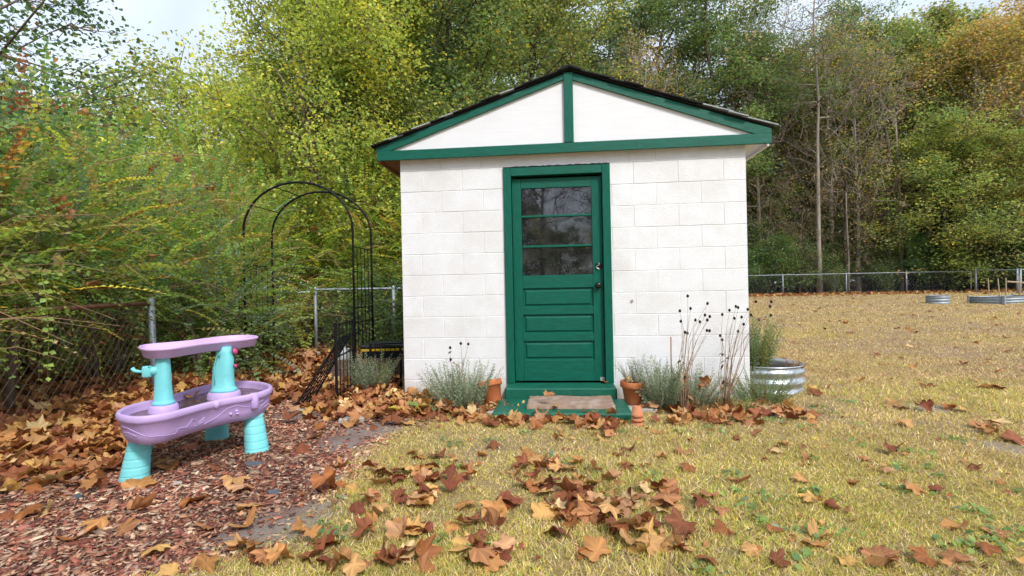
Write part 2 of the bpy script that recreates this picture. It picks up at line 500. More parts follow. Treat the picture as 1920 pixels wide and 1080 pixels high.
def ground_mat():
    m, nt, out = new_mat('ground')
    tc = N(nt, 'ShaderNodeTexCoord').outputs['Object']
    at = N(nt, 'ShaderNodeAttribute', attribute_name='Col')
    sep = N(nt, 'ShaderNodeSeparateColor'); nt.links.new(at.outputs['Color'], sep.inputs[0])
    straw = ramp(nt, noise(nt, tc, 60, 6, .7), [(.25, (.10, .075, .03)), (.45, (.33, .25, .085)), (.6, (.52, .41, .15)), (.8, (.66, .54, .27))])
    tan = ramp(nt, noise(nt, tc, 50, 6, .7), [(.25, (.10, .07, .05)), (.5, (.32, .23, .15)), (.8, (.56, .43, .30))])
    green = ramp(nt, noise(nt, tc, 70, 5, .7), [(.3, (.10, .10, .02)), (.7, (.34, .30, .06))])
    big = ramp(nt, noise(nt, tc, .55, 5, .6), [(.42, 0), (.62, 1)])
    c = mix(nt, big, straw, tan)
    c = mix(nt, ramp(nt, noise(nt, tc, 1.6, 6, .65), [(.50, 0), (.72, .75)]), c, green)
    bare = ramp(nt, noise(nt, tc, .9, 6, .7), [(.66, 0), (.74, .8)])
    c = mix(nt, bare, c, (.46, .38, .31))
    mul = ramp(nt, noise(nt, tc, 45, 7, .75), [(.25, (.06, .035, .028)), (.5, (.17, .085, .065)), (.75, (.28, .17, .13))])
    c = mix(nt, sep.outputs[0], c, mul)
    snd = ramp(nt, noise(nt, tc, 90, 6, .7), [(.3, (.22, .18, .16)), (.7, (.46, .40, .36))])
    c = mix(nt, sep.outputs[1], c, snd)
    lit = ramp(nt, noise(nt, tc, 14, 8, .75), [(.25, (.04, .02, .012)), (.5, (.17, .075, .032)), (.75, (.30, .14, .06))])
    c = mix(nt, sep.outputs[2], c, lit)
    p = N(nt, 'ShaderNodeBsdfPrincipled')
    p.inputs['Roughness'].default_value = .95
    p.inputs['Specular IOR Level'].default_value = .1
    nt.links.new(c, p.inputs['Base Color'])
    b = N(nt, 'ShaderNodeBump'); b.inputs['Strength'].default_value = .9; b.inputs['Distance'].default_value = .02
    nt.links.new(noise(nt, tc, 75, 6, .75), b.inputs['Height']); nt.links.new(b.outputs[0], p.inputs['Normal'])
    nt.links.new(p.outputs[0], out.inputs[0])
    return m
M_ground = ground_mat()
g = link('ground', np_mesh('ground', np.stack([xs, ys, Z.ravel()], 1), GF, M_ground, np.stack([mu, sand * .7, litter], 1), smooth=True))
tag(g, 'dormant straw coloured lawn with red mulch on the left', kind='structure')

# ------------------------------------------------------------------ shed
YAW = 0.0945
SHED = Vector((-1.0706, 4.9231, 0))
W = 3.2512
shed = empty('garden_shed', SHED, -YAW, 'white painted block garden shed with green door and low gable roof', 'shed')
def shed_world(x, y, z=0):
    c, s = math.cos(-YAW), math.sin(-YAW)
    return Vector((SHED.x + x * c - y * s, SHED.y + x * s + y * c, z))
def in_shed(x, y, pad=.0):
    dx, dy = x - SHED.x, y - SHED.y
    c, s = math.cos(YAW), math.sin(YAW)
    lx, ly = dx * c - dy * s, dx * s + dy * c
    return (lx > -pad) & (lx < W + pad) & (ly > -pad) & (ly < 4.2)

DX0, DX1, DTOP = 1.02, 2.0, 2.20
wb = MB()
wb.box((0.004, .0034, -.15), (DX0 + .03, .19, 2.40)).box((DX1 - .03, .0034, -.15), (W - .004, .19, 2.40)).box((DX0 + .03, .0034, DTOP - .02), (DX1 - .03, .19, 2.40))
wb.box((.004, .19, -.15), (.19, 4.0, 2.40)).box((W - .19, .19, -.15), (W - .004, 4.0, 2.40)).box((.19, 3.82, -.15), (W - .19, 4.0, 2.40))
wall = wb.build('wall', M_joint, shed)
_bm = {}
def block(x0, x1, z0, z1):
    w, h = round(x1 - x0, 3), round(z1 - z0, 3)
    if (w, h) not in _bm:
        b = MB(); g_, c = .0016, .0032
        o = b.ring([(g_, .03, g_), (w - g_, .03, g_), (w - g_, .03, h - g_), (g_, .03, h - g_)])
        o = b.ring([(g_, c, g_), (w - g_, c, g_), (w - g_, c, h - g_), (g_, c, h - g_)], o)
        o = b.ring([(g_ + c, 0, g_ + c), (w - g_ - c, 0, g_ + c), (w - g_ - c, 0, h - g_ - c), (g_ + c, 0, h - g_ - c)], o)
        b.f.append((o, o + 1, o + 2, o + 3))
        me = b.mesh('block', M_block)
        bmf = me; bmf.flip_normals() if False else None
        _bm[(w, h)] = me
    o = link('block', _bm[(w, h)], wall)
    o.location = (x0, random.uniform(-.0012, .0012), z0)
for k in range(12):
    z1 = 2.4172 - .2032 * k; z0 = z1 - .2032
    if k == 0:
        z1 = 2.36
        js = [0, .4064, .80, 2.20, 2.4384, 2.8448, W]
    elif k % 2 == 1:
        js = [0] + [.2032 + .4064 * n for n in range(8)] + [W]
    else:
        js = [.4064 * n for n in range(9)]
    for a, b_ in zip(js[:-1], js[1:]):
        if z0 < DTOP - .05 and b_ > DX0 + .015 and a < DX1 - .015:
            if a < DX0 - .05: block(a, DX0 + .015, z0, z1)
            if b_ > DX1 + .05: block(DX1 - .015, b_, z0, z1)
            continue
        block(a, b_, z0, z1)
# side corners of the facade read as block ends
MB().box((-.001, .03, -.15), (.004, 4.0, 2.36)).build('side_paint', M_block, wall)
MB().box((W - .004, .03, -.15), (W + .001, 4.0, 2.36)).build('side_paint', M_block, wall)
# pock mark in the paint
MB().lathe([(.0, 0), (.011, 0), (.014, .003)], 9, (0, 0, 0), Matrix.Translation((2.20, -.004, .915)) @ Matrix.Rotation(R(90), 4, 'X')).build('chipped_spot', M_conc, wall)

# gable
APX, APZ = 1.655, 3.065
gable = MB().prism([(-.18, 2.34), (3.43, 2.34), (3.43, 2.44), (APX, 3.045), (-.18, 2.44)], -.055, .16).build('gable_panel', M_ply, shed)
beam = MB().box((-.205, -.081, 2.312), (3.449, -.056, 2.404), bev=.003).build('tie_beam_board', M_green, shed)
MB().box((2.26, -.0825, 2.313), (2.262, -.0805, 2.403)).build('board_seam', M_dark, beam)
MB().prism([(-.205, 2.4045), (-.07, 2.4045), (1.599, 2.992), (1.599, 3.042), (-.205, 2.435)], -.080, -.056).build('rake_board', M_green, shed)
MB().prism([(3.449, 2.4045), (3.449, 2.445), (1.691, 3.045), (1.691, 2.985), (3.305, 2.4045)][::-1], -.080, -.056).build('rake_board', M_green, shed)
MB().box((1.602, -.085, 2.405), (1.688, -.056, 3.055), bev=.003).build('king_post_board', M_greenv, shed)

# roof: deck and courses of shingles
roof = empty('roof'); roof.parent = shed
def slope(side):
    if side < 0: return Vector((APX, 0, 3.075)), Vector((-.228, 0, 2.430))
    return Vector((APX, 0, 3.075)), Vector((3.480, 0, 2.445))
for side in (-1, 1):
    a, b_ = slope(side)
    d = (b_ - a); L = d.length; d.normalize(); nrm = Vector((-d.z, 0, d.x)); nrm = nrm if nrm.z > 0 else -nrm
    dk = MB()
    dk.prism([(a.x, a.z), (b_.x, b_.z), (b_.x, b_.z + .013), (a.x, a.z + .013)][::side], -.088, 4.15)
    dk.build('roof_deck', M_shingle, roof)
    nC = 14
    for i in range(nC):
        u0, u1 = L * i / nC - .03, L * (i + 1) / nC + .014
        p0, p1 = a + d * max(u0, 0) + nrm * .014, a + d * u1 + nrm * .021
        sag = random.uniform(-.004, .005)
        m = MB()
        nseg = 4
        ys_ = [-.118 + random.uniform(-.012, .012)] + [0.3, 1.5, 2.8, 4.18]
        rings = []
        yy0 = random.uniform(-.012, .012)
        for j, yy in enumerate([-.115 + yy0, .15, 1.2, 2.6, 4.18]):
            dz = (sag + random.uniform(-.003, .003)) if j == 0 else 0
            th = .011
            rings.append([(p0.x, yy, p0.z + dz), (p1.x, yy, p1.z + dz), (p1.x, yy, p1.z + th + dz), (p0.x, yy, p0.z + th + dz)])
        m.loft(rings, True, True)
        pale = (side > 0 and i >= 9) or (side < 0 and i in (4, 5, 7, 8, 9, 10, 11, 12, 13) and i % 2 == 0)  # right eave courses: lit edge put into the colour; left ones plain grey
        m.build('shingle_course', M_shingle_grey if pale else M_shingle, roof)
cap = MB().prism([(APX - .11, 3.055), (APX, 3.094), (APX + .11, 3.055), (APX + .11, 3.069), (APX, 3.113), (APX - .11, 3.069)], -.128, 4.2).build('ridge_cap', M_shingle, roof)
# eaves
MB().box((-.19, -.05, 2.335), (-.002, 4.1, 2.35)).build('soffit', M_wood, shed)
MB().box((W + .002, -.05, 2.335), (3.43, 4.1, 2.35)).build('soffit', M_ply, shed)
MB().box((3.425, -.03, 2.30), (3.445, 4.1, 2.43)).build('fascia', M_ply, shed)
MB().box((-.205, -.03, 2.30), (-.185, 4.1, 2.43)).build('fascia', M_wood, shed)

# door frame
fr = empty('door_frame'); fr.parent = shed
MB().box((1.012, -.022, .152), (1.086, .10, 2.206), bev=.004).build('casing', M_greenv, fr)
MB().box((1.944, -.022, .152), (2.018, .10, 2.206), bev=.004).build('casing', M_greenv, fr)
MB().box((1.0865, -.021, 2.125), (1.9435, .10, 2.2055), bev=.004).build('casing', M_green, fr)
rough = MB()
for i in range(46):
    x = 1.012 + i * .0219
    rough.box((x, -.024, 2.207), (x + .021, .0, 2.209 + random.uniform(.001, .008)))
rough.build('ragged_paint_edge', M_dark, fr)
MB().box((1.0865, .075, .152), (1.112, .11, 2.1245)).build('door_stop', M_greenv, fr)
MB().box((1.918, .075, .152), (1.9435, .11, 2.1245)).build('door_stop', M_greenv, fr)

# door
door = empty('door'); door.parent = shed
DY = .030
st = .04
MB().box((1.09, DY, .165), (1.176, DY + st, 2.105), bev=.002).build('stile', M_greenv, door)
MB().box((1.846, DY, .165), (1.940, DY + st, 2.105), bev=.002).build('stile', M_greenv, door)
for z0, z1 in ((2.012, 2.105), (1.053, 1.176), (.80, .869), (.545, .615), (.165, .362)):
    MB().box((1.1765, DY + .001, z0), (1.8455, DY + st - .001, z1), bev=.002).build('rail', M_green, door)
for z in (1.742, 1.452):
    MB().box((1.1765, DY + .004, z - .011), (1.8455, DY + .034, z + .011), bev=.005).build('muntin', M_green, door)
for z0, z1 in ((1.754, 2.011), (1.464, 1.730), (1.177, 1.440)):
    MB().box((1.177, DY + .018, z0), (1.845, DY + .022, z1)).build('pane', M_glass, door)
for z0, z1 in ((.87, 1.052), (.616, .799), (.363, .544)):
    b = MB(); x0, x1 = 1.177, 1.845
    o = b.ring([(x0, DY + .012, z0), (x1, DY + .012, z0), (x1, DY + .012, z1), (x0, DY + .012, z1)])
    s = .006
    o = b.ring([(x0 + s, DY + .02, z0 + s), (x1 - s, DY + .02, z0 + s), (x1 - s, DY + .02, z1 - s), (x0 + s, DY + .02, z1 - s)], o)
    s = .016
    o = b.ring([(x0 + s, DY + .02, z0 + s), (x1 - s, DY + .02, z0 + s), (x1 - s, DY + .02, z1 - s), (x0 + s, DY + .02, z1 - s)], o)
    s = .032
    o = b.ring([(x0 + s, DY + .008, z0 + s), (x1 - s, DY + .008, z0 + s), (x1 - s, DY + .008, z1 - s), (x0 + s, DY + .008, z1 - s)], o)
    b.f.append((o, o + 1, o + 2, o + 3))
    b.build('panel', M_green, door)
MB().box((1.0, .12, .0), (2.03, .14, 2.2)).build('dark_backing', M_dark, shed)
MX = Matrix.Rotation(R(90), 4, 'X')
k = MB().lathe([(0, .052), (.018, .052), (.026, .044), (.027, .034), (.017, .022), (.012, .01), (.03, .008), (.03, 0)], 20, (0, 0, 0), Matrix.Translation((1.893, DY, 1.069)) @ MX).build('knob', M_knob, door, True)
hp = MB().box((1.868, DY - .004, 1.225), (1.935, DY, 1.275)).build('hasp', M_black, door)
hk = [(1.878 + .020 * math.sin(t * 1.0) * 1, DY - .014, 1.272 - .045 * i / 14) for i, t in enumerate(np.linspace(-.6, 0, 1))]
hook = []
for i in range(17):
    t = i / 16
    hook.append((1.892 + .016 * math.sin(t * 2 * math.pi * 1.15 + .3) , DY - .014, 1.280 - t * .062))
MB().tube(hook, .0042, 6).build('hook', M_steel, hp, True)
MB().box((1.895, DY - .002, .166), (1.938, DY + .0, .20)).build('chipped_corner', M_conc, door)
MB().box((1.012, -.26, .0), (2.02, .03, .150), bev=.01).build('threshold', M_greenworn, shed)

# ------------------------------------------------------------------ step, mat
stp = MB().box((-.56, -.26, -.1), (.56, .26, .058), bev=.014).build('door_step', M_greenworn)
stp.location = shed_world(1.525, -.40 - .12); stp.rotation_euler = (0, 0, -YAW)
tag(stp, 'low green painted concrete step below the shed door', 'step')
mt = MB()
nxm, nym = 30, 14
rings = []
for j in range(nym + 1):
    rings.append([])
mv = []
base = shed_world(1.60, -.455)
def mat_z(u, v): return .012 + .004 * math.sin(u * 9 + v * 5) + random.uniform(-.0015, .0015)
mt_v = [[(-.36 + .72 * i / nxm + (random.uniform(-.004, .004) if j in (0, nym) else 0), -.185 + .37 * j / nym + (random.uniform(-.005, .005) if i in (0, nxm) else 0), mat_z(i / nxm, j / nym) + .010) for i in range(nxm + 1)] for j in range(nym + 1)]
for row in mt_v: mt.v += row
for j in range(nym):
    for i in range(nxm):
        a = j * (nxm + 1) + i
        mt.f.append((a, a + 1, a + nxm + 2, a + nxm + 1))
edge = [j for j in range(nxm + 1)] + [(j) * (nxm + 1) + nxm for j in range(1, nym + 1)] + [nym * (nxm + 1) + i for i in range(nxm - 1, -1, -1)] + [j * (nxm + 1) for j in range(nym - 1, 0, -1)]
b0 = len(mt.v)
for e in edge:
    x, y, z = mt.v[e]; mt.v.append((x * 1.004, y * 1.01, -.006 if y > -.15 else -.02))
for i in range(len(edge)):
    n2 = (i + 1) % len(edge)
    mt.f.append((edge[i], b0 + i, b0 + n2, edge[n2]))
mto = mt.build('doormat', M_mat, None, True)
mto.location = (base.x, base.y, .066); mto.rotation_euler = (0, 0, -YAW)
tag(mto, 'worn brown coir doormat lying on the green step', 'doormat')

# ------------------------------------------------------------------ water table
def catmull(P, per=4):
    n = len(P); out = []
    for i in range(n):
        p0, p1, p2, p3 = P[(i - 1) % n], P[i], P[(i + 1) % n], P[(i + 2) % n]
        for k in range(per):
            t = k / per
            out.append(.5 * ((2 * p1) + (p2 - p0) * t + (2 * p0 - 5 * p1 + 4 * p2 - p3) * t * t + (3 * p1 - p0 - 3 * p2 + p3) * t ** 3))
    return out
def inset(pts, d):
    """offset a closed 2D outline inwards by d"""
    n = len(pts); out = []
    for i in range(n):
        t = (pts[(i + 1) % n] - pts[i - 1]); t.normalize()
        out.append(pts[i] + Vector((-t.y, t.x)) * d)
    return out
TB = Vector((-2.03, 3.27, 0))
rim = [(-2.29, 2.90), (-2.19, 2.79), (-2.05, 2.735), (-1.94, 2.80), (-1.895, 2.93), (-1.86, 3.06), (-1.79, 3.19), (-1.715, 3.28), (-1.675, 3.41), (-1.70, 3.55), (-1.80, 3.69), (-1.95, 3.79), (-2.09, 3.815), (-2.20, 3.75), (-2.26, 3.60), (-2.265, 3.42), (-2.28, 3.24), (-2.33, 3.07)]
rim2 = catmull([Vector((x - TB.x, y - TB.y)) for x, y in rim], 4)
tbl = empty('water_table', (TB.x, TB.y, gz1(TB.x, TB.y)), 0, 'lilac and turquoise plastic water play table on the mulch', 'play table')
ringz = lambda d, z: [(p.x, p.y, z) for p in inset(rim2, d)]
bs = MB()
bs.loft([ringz(.075, .225), ringz(.045, .24), ringz(.024, .29), ringz(.014, .355), ringz(.004, .362), ringz(0, .372), ringz(.0, .392), ringz(.006, .401), ringz(.016, .403), ringz(.024, .398), ringz(.028, .385), ringz(.034, .335), ringz(.045, .325)], True, False)
basin = bs.build('basin', M_lilac, tbl, True)
MB().loft([ringz(.03, .352)], False, True).build('dirty_water', M_mud, basin)
# raised wave and leaf lines moulded on the basin side
def side_pt(s, z):
    i = s * len(rim2); a = int(math.floor(i)) % len(rim2); f_ = i - math.floor(i)
    d = np.interp(z, [.225, .24, .29, .355], [.075, .045, .024, .014]) - .001
    ins = inset(rim2, d)
    p = ins[a] * (1 - f_) + ins[(a + 1) % len(rim2)] * f_
    return (p.x, p.y, z)
def mould(pts):
    m = MB(); P = []
    for (s0, z0), (s1, z1) in zip(pts[:-1], pts[1:]):
        for k in range(6):
            t = k / 6; P.append(side_pt(s0 + (s1 - s0) * t, z0 + (z1 - z0) * t))
    P.append(side_pt(*pts[-1]))
    m.tube(P, .0022, 5)
    m.build('moulded_line', M_lilac, basin, True)
mould([(.045, .335), (.08, .33), (.11, .305), (.125, .29)])
mould([(.05, .30), (.075, .305), (.10, .29)])
mould([(.13, .285), (.165, .275), (.20, .268), (.203, .295), (.225, .285), (.24, .325), (.255, .30), (.255, .285)])
mould([(.25, .275), (.27, .285), (.275, .315), (.26, .29)])
mould([(.275, .27), (.30, .29), (.325, .335), (.35, .345), (.375, .325), (.40, .315), (.425, .335), (.44, .34)])
mould([(.43, .30), (.46, .325), (.485, .33), (.51, .31)])
mould([(.45, .285), (.475, .305), (.50, .295)])
for s, z in ((.335, .30), (.35, .312), (.352, .295)):
    p = side_pt(s, z)
    MB().lathe([(.010, -.006), (.009, .003), (.0, .005)], 10, p).build('moulded_dot', M_lilac, basin, True)
# small scupper and drain boss on the front side
p = side_pt(.405, .35); MB().tube([(p[0], p[1], .30), (p[0], p[1], .31), (p[0], p[1], .40), (p[0], p[1], .404)], [.018, .026, .026, .022], 12).build('spout_boss', M_lilac, basin, True)
p = side_pt(.30, .36); MB().tube([(p[0], p[1], .345), (p[0], p[1], .36), (p[0], p[1], .395)], [.004, .018, .028], 12).build('pour_lip', M_lilac, basin, True)
# legs: broad ribbed shells, splayed
def leg(foot, top, facing, w0=.165, w1=.12):
    rings = []
    n = 20
    for i in range(79):
        t = i / 78
        c = Vector(foot).lerp(Vector(top), t)
        w = (w0 + (w1 - w0) * t) / 2
        dep = (.10 + (.075 - .10) * t) / 2
        ph = (t * 6.5) % 1.0
        g_ = -.0034 * max(0, 1 - abs(ph - .5) / .10)
        rg = []
        for k in range(n):
            a = 2 * math.pi * k / n
            x = (w + g_) * math.copysign(abs(math.cos(a)) ** .7, math.cos(a)); y = (dep + g_) * math.copysign(abs(math.sin(a)) ** .7, math.sin(a))
            y -= .25 * x * x / max(w, .01) * -1
            ca, sa = math.cos(facing), math.sin(facing)
            rg.append((c.x + x * ca - y * sa, c.y + x * sa + y * ca, c.z - (.012 if i == 0 else 0)))
        rings.append(rg)
    m = MB(); m.loft(rings, True, True)
    return m.build('leg', M_turq, tbl, True)
def tl(x, y, z): return (x - TB.x, y - TB.y, z)
leg(tl(-2.205, 2.90, .005), tl(-2.185, 2.95, .30), R(8), .15, .10)
leg(tl(-1.715, 3.36, .005), tl(-1.78, 3.43, .31), R(48), .15, .11)
leg(tl(-2.18, 3.68, .005), tl(-2.15, 3.64, .30), R(20), .16, .11)
leg(tl(-2.385, 3.17, .005), tl(-2.30, 3.20, .30), R(8), .115, .10)
# columns
def column(cx, cy, prof, facing, sq=.75):
    rings = []; n = 20
    for z, w, d, ox in prof:
        rg = []
        for k in range(n):
            a = 2 * math.pi * k / n
            x = w / 2 * math.copysign(abs(math.cos(a)) ** sq, math.cos(a)) + ox; y = d / 2 * math.copysign(abs(math.sin(a)) ** sq, math.sin(a))
            ca, sa = math.cos(facing), math.sin(facing)
            rg.append((cx + x * ca - y * sa - TB.x, cy + x * sa + y * ca - TB.y, z))
        rings.append(rg)
    m = MB(); m.loft(rings, True, True)
    return m.build('column', M_turq, tbl, True)
c1 = column(-2.14, 3.075, [(.395, .118, .105, 0), (.408, .118, .105, 0), (.414, .105, .095, 0), (.425, .098, .088, 0), (.50, .088, .078, .0), (.60, .082, .07, 0), (.665, .076, .066, 0), (.70, .076, .066, 0)], R(0))
c2 = column(-1.985, 3.45, [(.395, .165, .13, 0), (.408, .165, .13, 0), (.416, .15, .118, 0), (.43, .14, .105, -.004), (.50, .134, .10, -.004), (.56, .130, .095, .0), (.62, .112, .085, .008), (.66, .098, .075, .004), (.70, .098, .075, 0)], R(0))
for (x, y, r) in ((-2.14, 3.075, .075), (-1.985, 3.45, .098)):
    MB().lathe([(r + .006, .34), (r + .002, .385), (r - .006, .395), (0, .395)], 22, (x - TB.x, y - TB.y, 0)).build('column_base', M_lilac, tbl, True)
MB().tube([tl(-1.985 - .03, 3.395, .45), tl(-1.985 - .035, 3.397, .55), tl(-1.985 - .02, 3.40, .63), tl(-1.985 + .005, 3.408, .66), tl(-1.985 + .0, 3.40, .63)], .004, 5).build('moulded_line', M_turq, c2, True)
ck = MB(); ck.tube([tl(-2.155, 3.06, .605), tl(-2.215, 3.05, .60)], [.028, .026], 10); ck.tube([tl(-2.20, 3.05, .605), tl(-2.255, 3.045, .60), tl(-2.285, 3.04, .606), tl(-2.30, 3.04, .622)], [.009, .009, .011, .013], 8)
ck.box(tl(-2.235, 3.02, .565), tl(-2.185, 3.06, .635), bev=.008)
ck.build('crank_handle', M_turq, c1, True)
for z, r in ((.665, .022), (.565, .013)):
    MB().lathe([(0, .012), (r * .6, .012), (r, .004), (r, -.004), (0, -.006)], 10, (0, 0, 0), Matrix.Translation(tl(-1.915 + .004, 3.46, z)) @ Matrix.Rotation(R(70), 4, 'Y')).build('pink_spinner', M_pink, c2, True)
# upper tray
tray = [(-2.38, 3.24), (-2.30, 3.10), (-2.17, 2.995), (-2.06, 3.03), (-2.03, 3.16), (-2.01, 3.30), (-1.95, 3.42), (-1.875, 3.54), (-1.865, 3.68), (-1.95, 3.80), (-2.08, 3.84), (-2.18, 3.76), (-2.215, 3.60), (-2.24, 3.46), (-2.31, 3.36)]
tr2 = catmull([Vector((x - TB.x, y - TB.y)) for x, y in tray], 4)
tz = lambda d, z: [(p.x, p.y, z) for p in inset(tr2, d)]
MB().loft([tz(.03, .678), tz(.018, .682), tz(.010, .722), tz(.0, .728), tz(-.004, .736), tz(.0, .744), tz(.008, .746), tz(.014, .74), tz(.02, .70)], True, True).build('upper_tray', M_lilac2, tbl, True)
MB().loft([tz(.045, .7005), tz(.055, .7005)], False, False).build('tray_ring', M_lilac, tbl)

# ------------------------------------------------------------------ garden arch
arch = empty('garden_arch', (-2.63, 6.5, gz1(-2.63, 6.5)), 0, 'tall black wire garden arch standing among fallen leaves left of shed', 'arch')
AX = .675
RT = .0125
def hoop(y, sx, dx):
    pts = [(-sx + dx, y, -.05), (-sx + dx, y, 1.0), (-sx + dx, y, 1.83)]
    pts += [(dx - sx * math.cos(math.pi * k / 22), y, 1.83 + .60 * math.sin(math.pi * k / 22)) for k in range(1, 22)]
    pts += [(sx + dx, y, 1.83), (sx + dx, y, 1.0), (sx + dx, y, -.05)]
    return pts
YA, YB = -.27, .36
DXA, DXB = .0, .05
MB().tube(hoop(YA, AX, DXA), RT * 1.15, 8).build('hoop', M_black, arch, True)
MB().tube(hoop(YB, AX, DXB), RT * 1.15, 8).build('hoop', M_black, arch, True)
for k in (4, 8, 11, 14, 18):
    a = math.pi * k / 22
    if k == 11: continue
    MB().tube([(DXA - AX * math.cos(a), YA, 1.83 + .6 * math.sin(a)), (DXB - AX * math.cos(a), YB, 1.83 + .6 * math.sin(a))], .007, 6).build('rung', M_black, arch)
for sgn in (-1, 1):
    for zz in ((1.42, .70, .62, .08) if sgn < 0 else (1.62, .86, .68, .08)):
        MB().tube([(DXA + sgn * AX, YA, zz), (DXB + sgn * AX, YB, zz)], .008, 6).build('rung', M_black, arch)
    for j in range(1, 5):
        t = j / 5
        x, y = DXA + sgn * AX + (DXB - DXA) * t, YA + (YB - YA) * t
        MB().tube([(x, y, .08), (x, y, 1.42 if sgn < 0 else 1.62)], .0055, 5).build('bar', M_black, arch)

# leaning gate leaf: a barred panel fallen against the low fence
p_lo1, p_lo2 = ground_pt(549, 770), ground_pt(585, 752)
hi1, hi2 = at_depth(634, 640, 4.78), at_depth(657, 628, 5.15)
gate = empty('fallen_gate_panel', p_lo1, 0, 'black barred gate panel leaning over at a slant beside the arch', 'gate panel')
o0 = p_lo1
A, B_, C_, D_ = [Vector(p) - o0 for p in (p_lo1, p_lo2, hi2, hi1)]
for a, b in ((A, D_), (B_, C_), (A, B_), (D_, C_)):
    MB().tube([a, b], .011, 6).build('frame_bar', M_black, gate)
for i in range(1, 5):
    t = i / 5
    MB().tube([A.lerp(B_, t), D_.lerp(C_, t)], .0055, 5).build('bar', M_black, gate)
for i in range(1, 12):
    t = i / 12
    MB().tube([A.lerp(D_, t), B_.lerp(C_, t)], .0045, 5).build('cross_wire', M_black, gate)

# low black garden fence: two short panels
def low_fence(pa, pb, h, n, rails, label):
    e = empty('low_garden_fence', pa, 0, label, 'fence', 'low black wire fences by the arch')
    d = Vector((pb.x - pa.x, pb.y - pa.y, pb.z - pa.z))
    for q in (Vector((0, 0, 0)), d):
        MB().tube([q + Vector((0, 0, -.05)), q + Vector((0, 0, h))], .014, 7).build('post', M_black, e)
    for z in rails:
        MB().tube([Vector((0, 0, z)), d + Vector((0, 0, z))], .008, 6).build('rail', M_black, e)
    for i in range(1, n):
        q = d * (i / n)
        MB().tube([q + Vector((0, 0, 0)), q + Vector((0, 0, rails[0]))], .005, 5).build('bar', M_black, e)
    return e
low_fence(ground_pt(632, 762), ground_pt(664, 735), .77, 5, (.75, .62, .45, .10), 'knee high black wire fence panel with tall post beside the leaning gate')
low_fence(Vector((-1.62, 5.72, 0)), Vector((-1.235, 5.52, 0)), .46, 6, (.45, .06), 'short black wire fence panel touching the shed corner')

# ------------------------------------------------------------------ chain link fences
def chain_link(m, a, b, h, s, r, n=3, z0=.03):
    """two families of straight wires across the panel a-b"""
    d = Vector(b) - Vector(a); L = math.hypot(d.x, d.y)
    k = -h
    asp = 1.15
    u = -h / asp
    while u < L:
        for up in (1, -1):
            u0, u1 = u, u + h / asp
            t0, t1 = max(0, u0), min(L, u1)
            if t1 > t0:
                za, zb = (t0 - u0) * asp, (t1 - u0) * asp
                if up < 0: za, zb = h - za, h - zb
                pa = Vector(a) + d * (t0 / L); pb = Vector(a) + d * (t1 / L)
                off = .003 * up
                m.tube([(pa.x + off, pa.y + off, pa.z + z0 + za), (pb.x + off, pb.y + off, pb.z + z0 + zb)], r, n, False)
        u += s
# old fence on the left
fa, fb = Vector((-3.42, 1.4, .05)), Vector((-3.62, 5.05, .05))
fl = empty('chain_link_fence', fb, 0, 'old chain link fence with rusty top rail at the left edge', 'fence')
zr = .93
rel = lambda p: Vector(p) - fb
MB().tube([rel(fa) + Vector((0, 0, zr - .02)), rel((-3.50, 2.9, .05)) + Vector((0, 0, zr - .03)), rel((-3.56, 3.9, .05)) + Vector((0, 0, zr - .012)), Vector((0, 0, zr))], [.021, .021, .02, .02], 8).build('top_rail', M_rust, fl, True)
MB().tube([rel((-3.52, 3.35, .05)) + Vector((0, 0, zr - .022)), rel((-3.53, 3.42, .05)) + Vector((0, 0, zr - .021))], .026, 8).build('rail_sleeve', M_rust, fl, True)
MB().tube([(.03, 0, -.15), (.0, 0, zr + .03)], .03, 10).build('post', M_galvd, fl, True)
MB().lathe([(.034, zr - .02), (.036, zr + .03), (.025, zr + .055), (0, zr + .06)], 12).build('post_cap', M_galvd, fl, True)
MB().tube([rel((-3.45, 1.9, .05)) + Vector((0, 0, -.1)), rel((-3.45, 1.9, .05)) + Vector((0, 0, zr))], .025, 8).build('post', M_rust, fl)
m = MB(); chain_link(m, rel(fa), Vector((0, 0, 0)), zr - .04, .085, .0022)
m.build('wire_mesh', M_wire, fl)
# fence behind the arch
def post_fence(name, pts, h, label, s, r, mat_post, mat_wire, pr=.028, rr=.02, railmat=None, group=None):
    e = empty(name, pts[0], 0, label, 'fence', group)
    o = Vector(pts[0]); m = MB(); rl = MB()
    for i, p in enumerate(pts):
        q = Vector(p) - o
        MB().tube([q + Vector((0, 0, -.1)), q + Vector((0, 0, h + .01))], pr, 8).build('post', mat_post, e, True)
        MB().lathe([(pr * 1.1, h), (pr * 1.1, h + .03), (pr * .6, h + .05), (0, h + .055)], 8, q).build('post_cap', mat_post, e, True)
        if i:
            a = Vector(pts[i - 1]) - o
            chain_link(m, a, q, h - .03, s, r)
            MB().tube([a + Vector((0, 0, h)), q + Vector((0, 0, h))], rr, 7, False).build('top_rail', railmat or mat_post, e, True)
    m.build('wire_mesh', mat_wire, e)
    return e
gp = lambda x, y: Vector((x, y, gz1(x, y)))
post_fence('chain_link_fence', [gp(-4.9, 8.6), gp(-3.98, 8.55)], 1.04, 'far piece of grey chain link fence glimpsed left of the arch', .09, .002, M_galvd, M_wireg)
post_fence('chain_link_fence', [gp(-3.28, 8.4), gp(-2.0, 8.5), gp(-.6, 8.6)], 1.06, 'grey chain link fence seen through the garden arch', .09, .002, M_galvd, M_wireg)
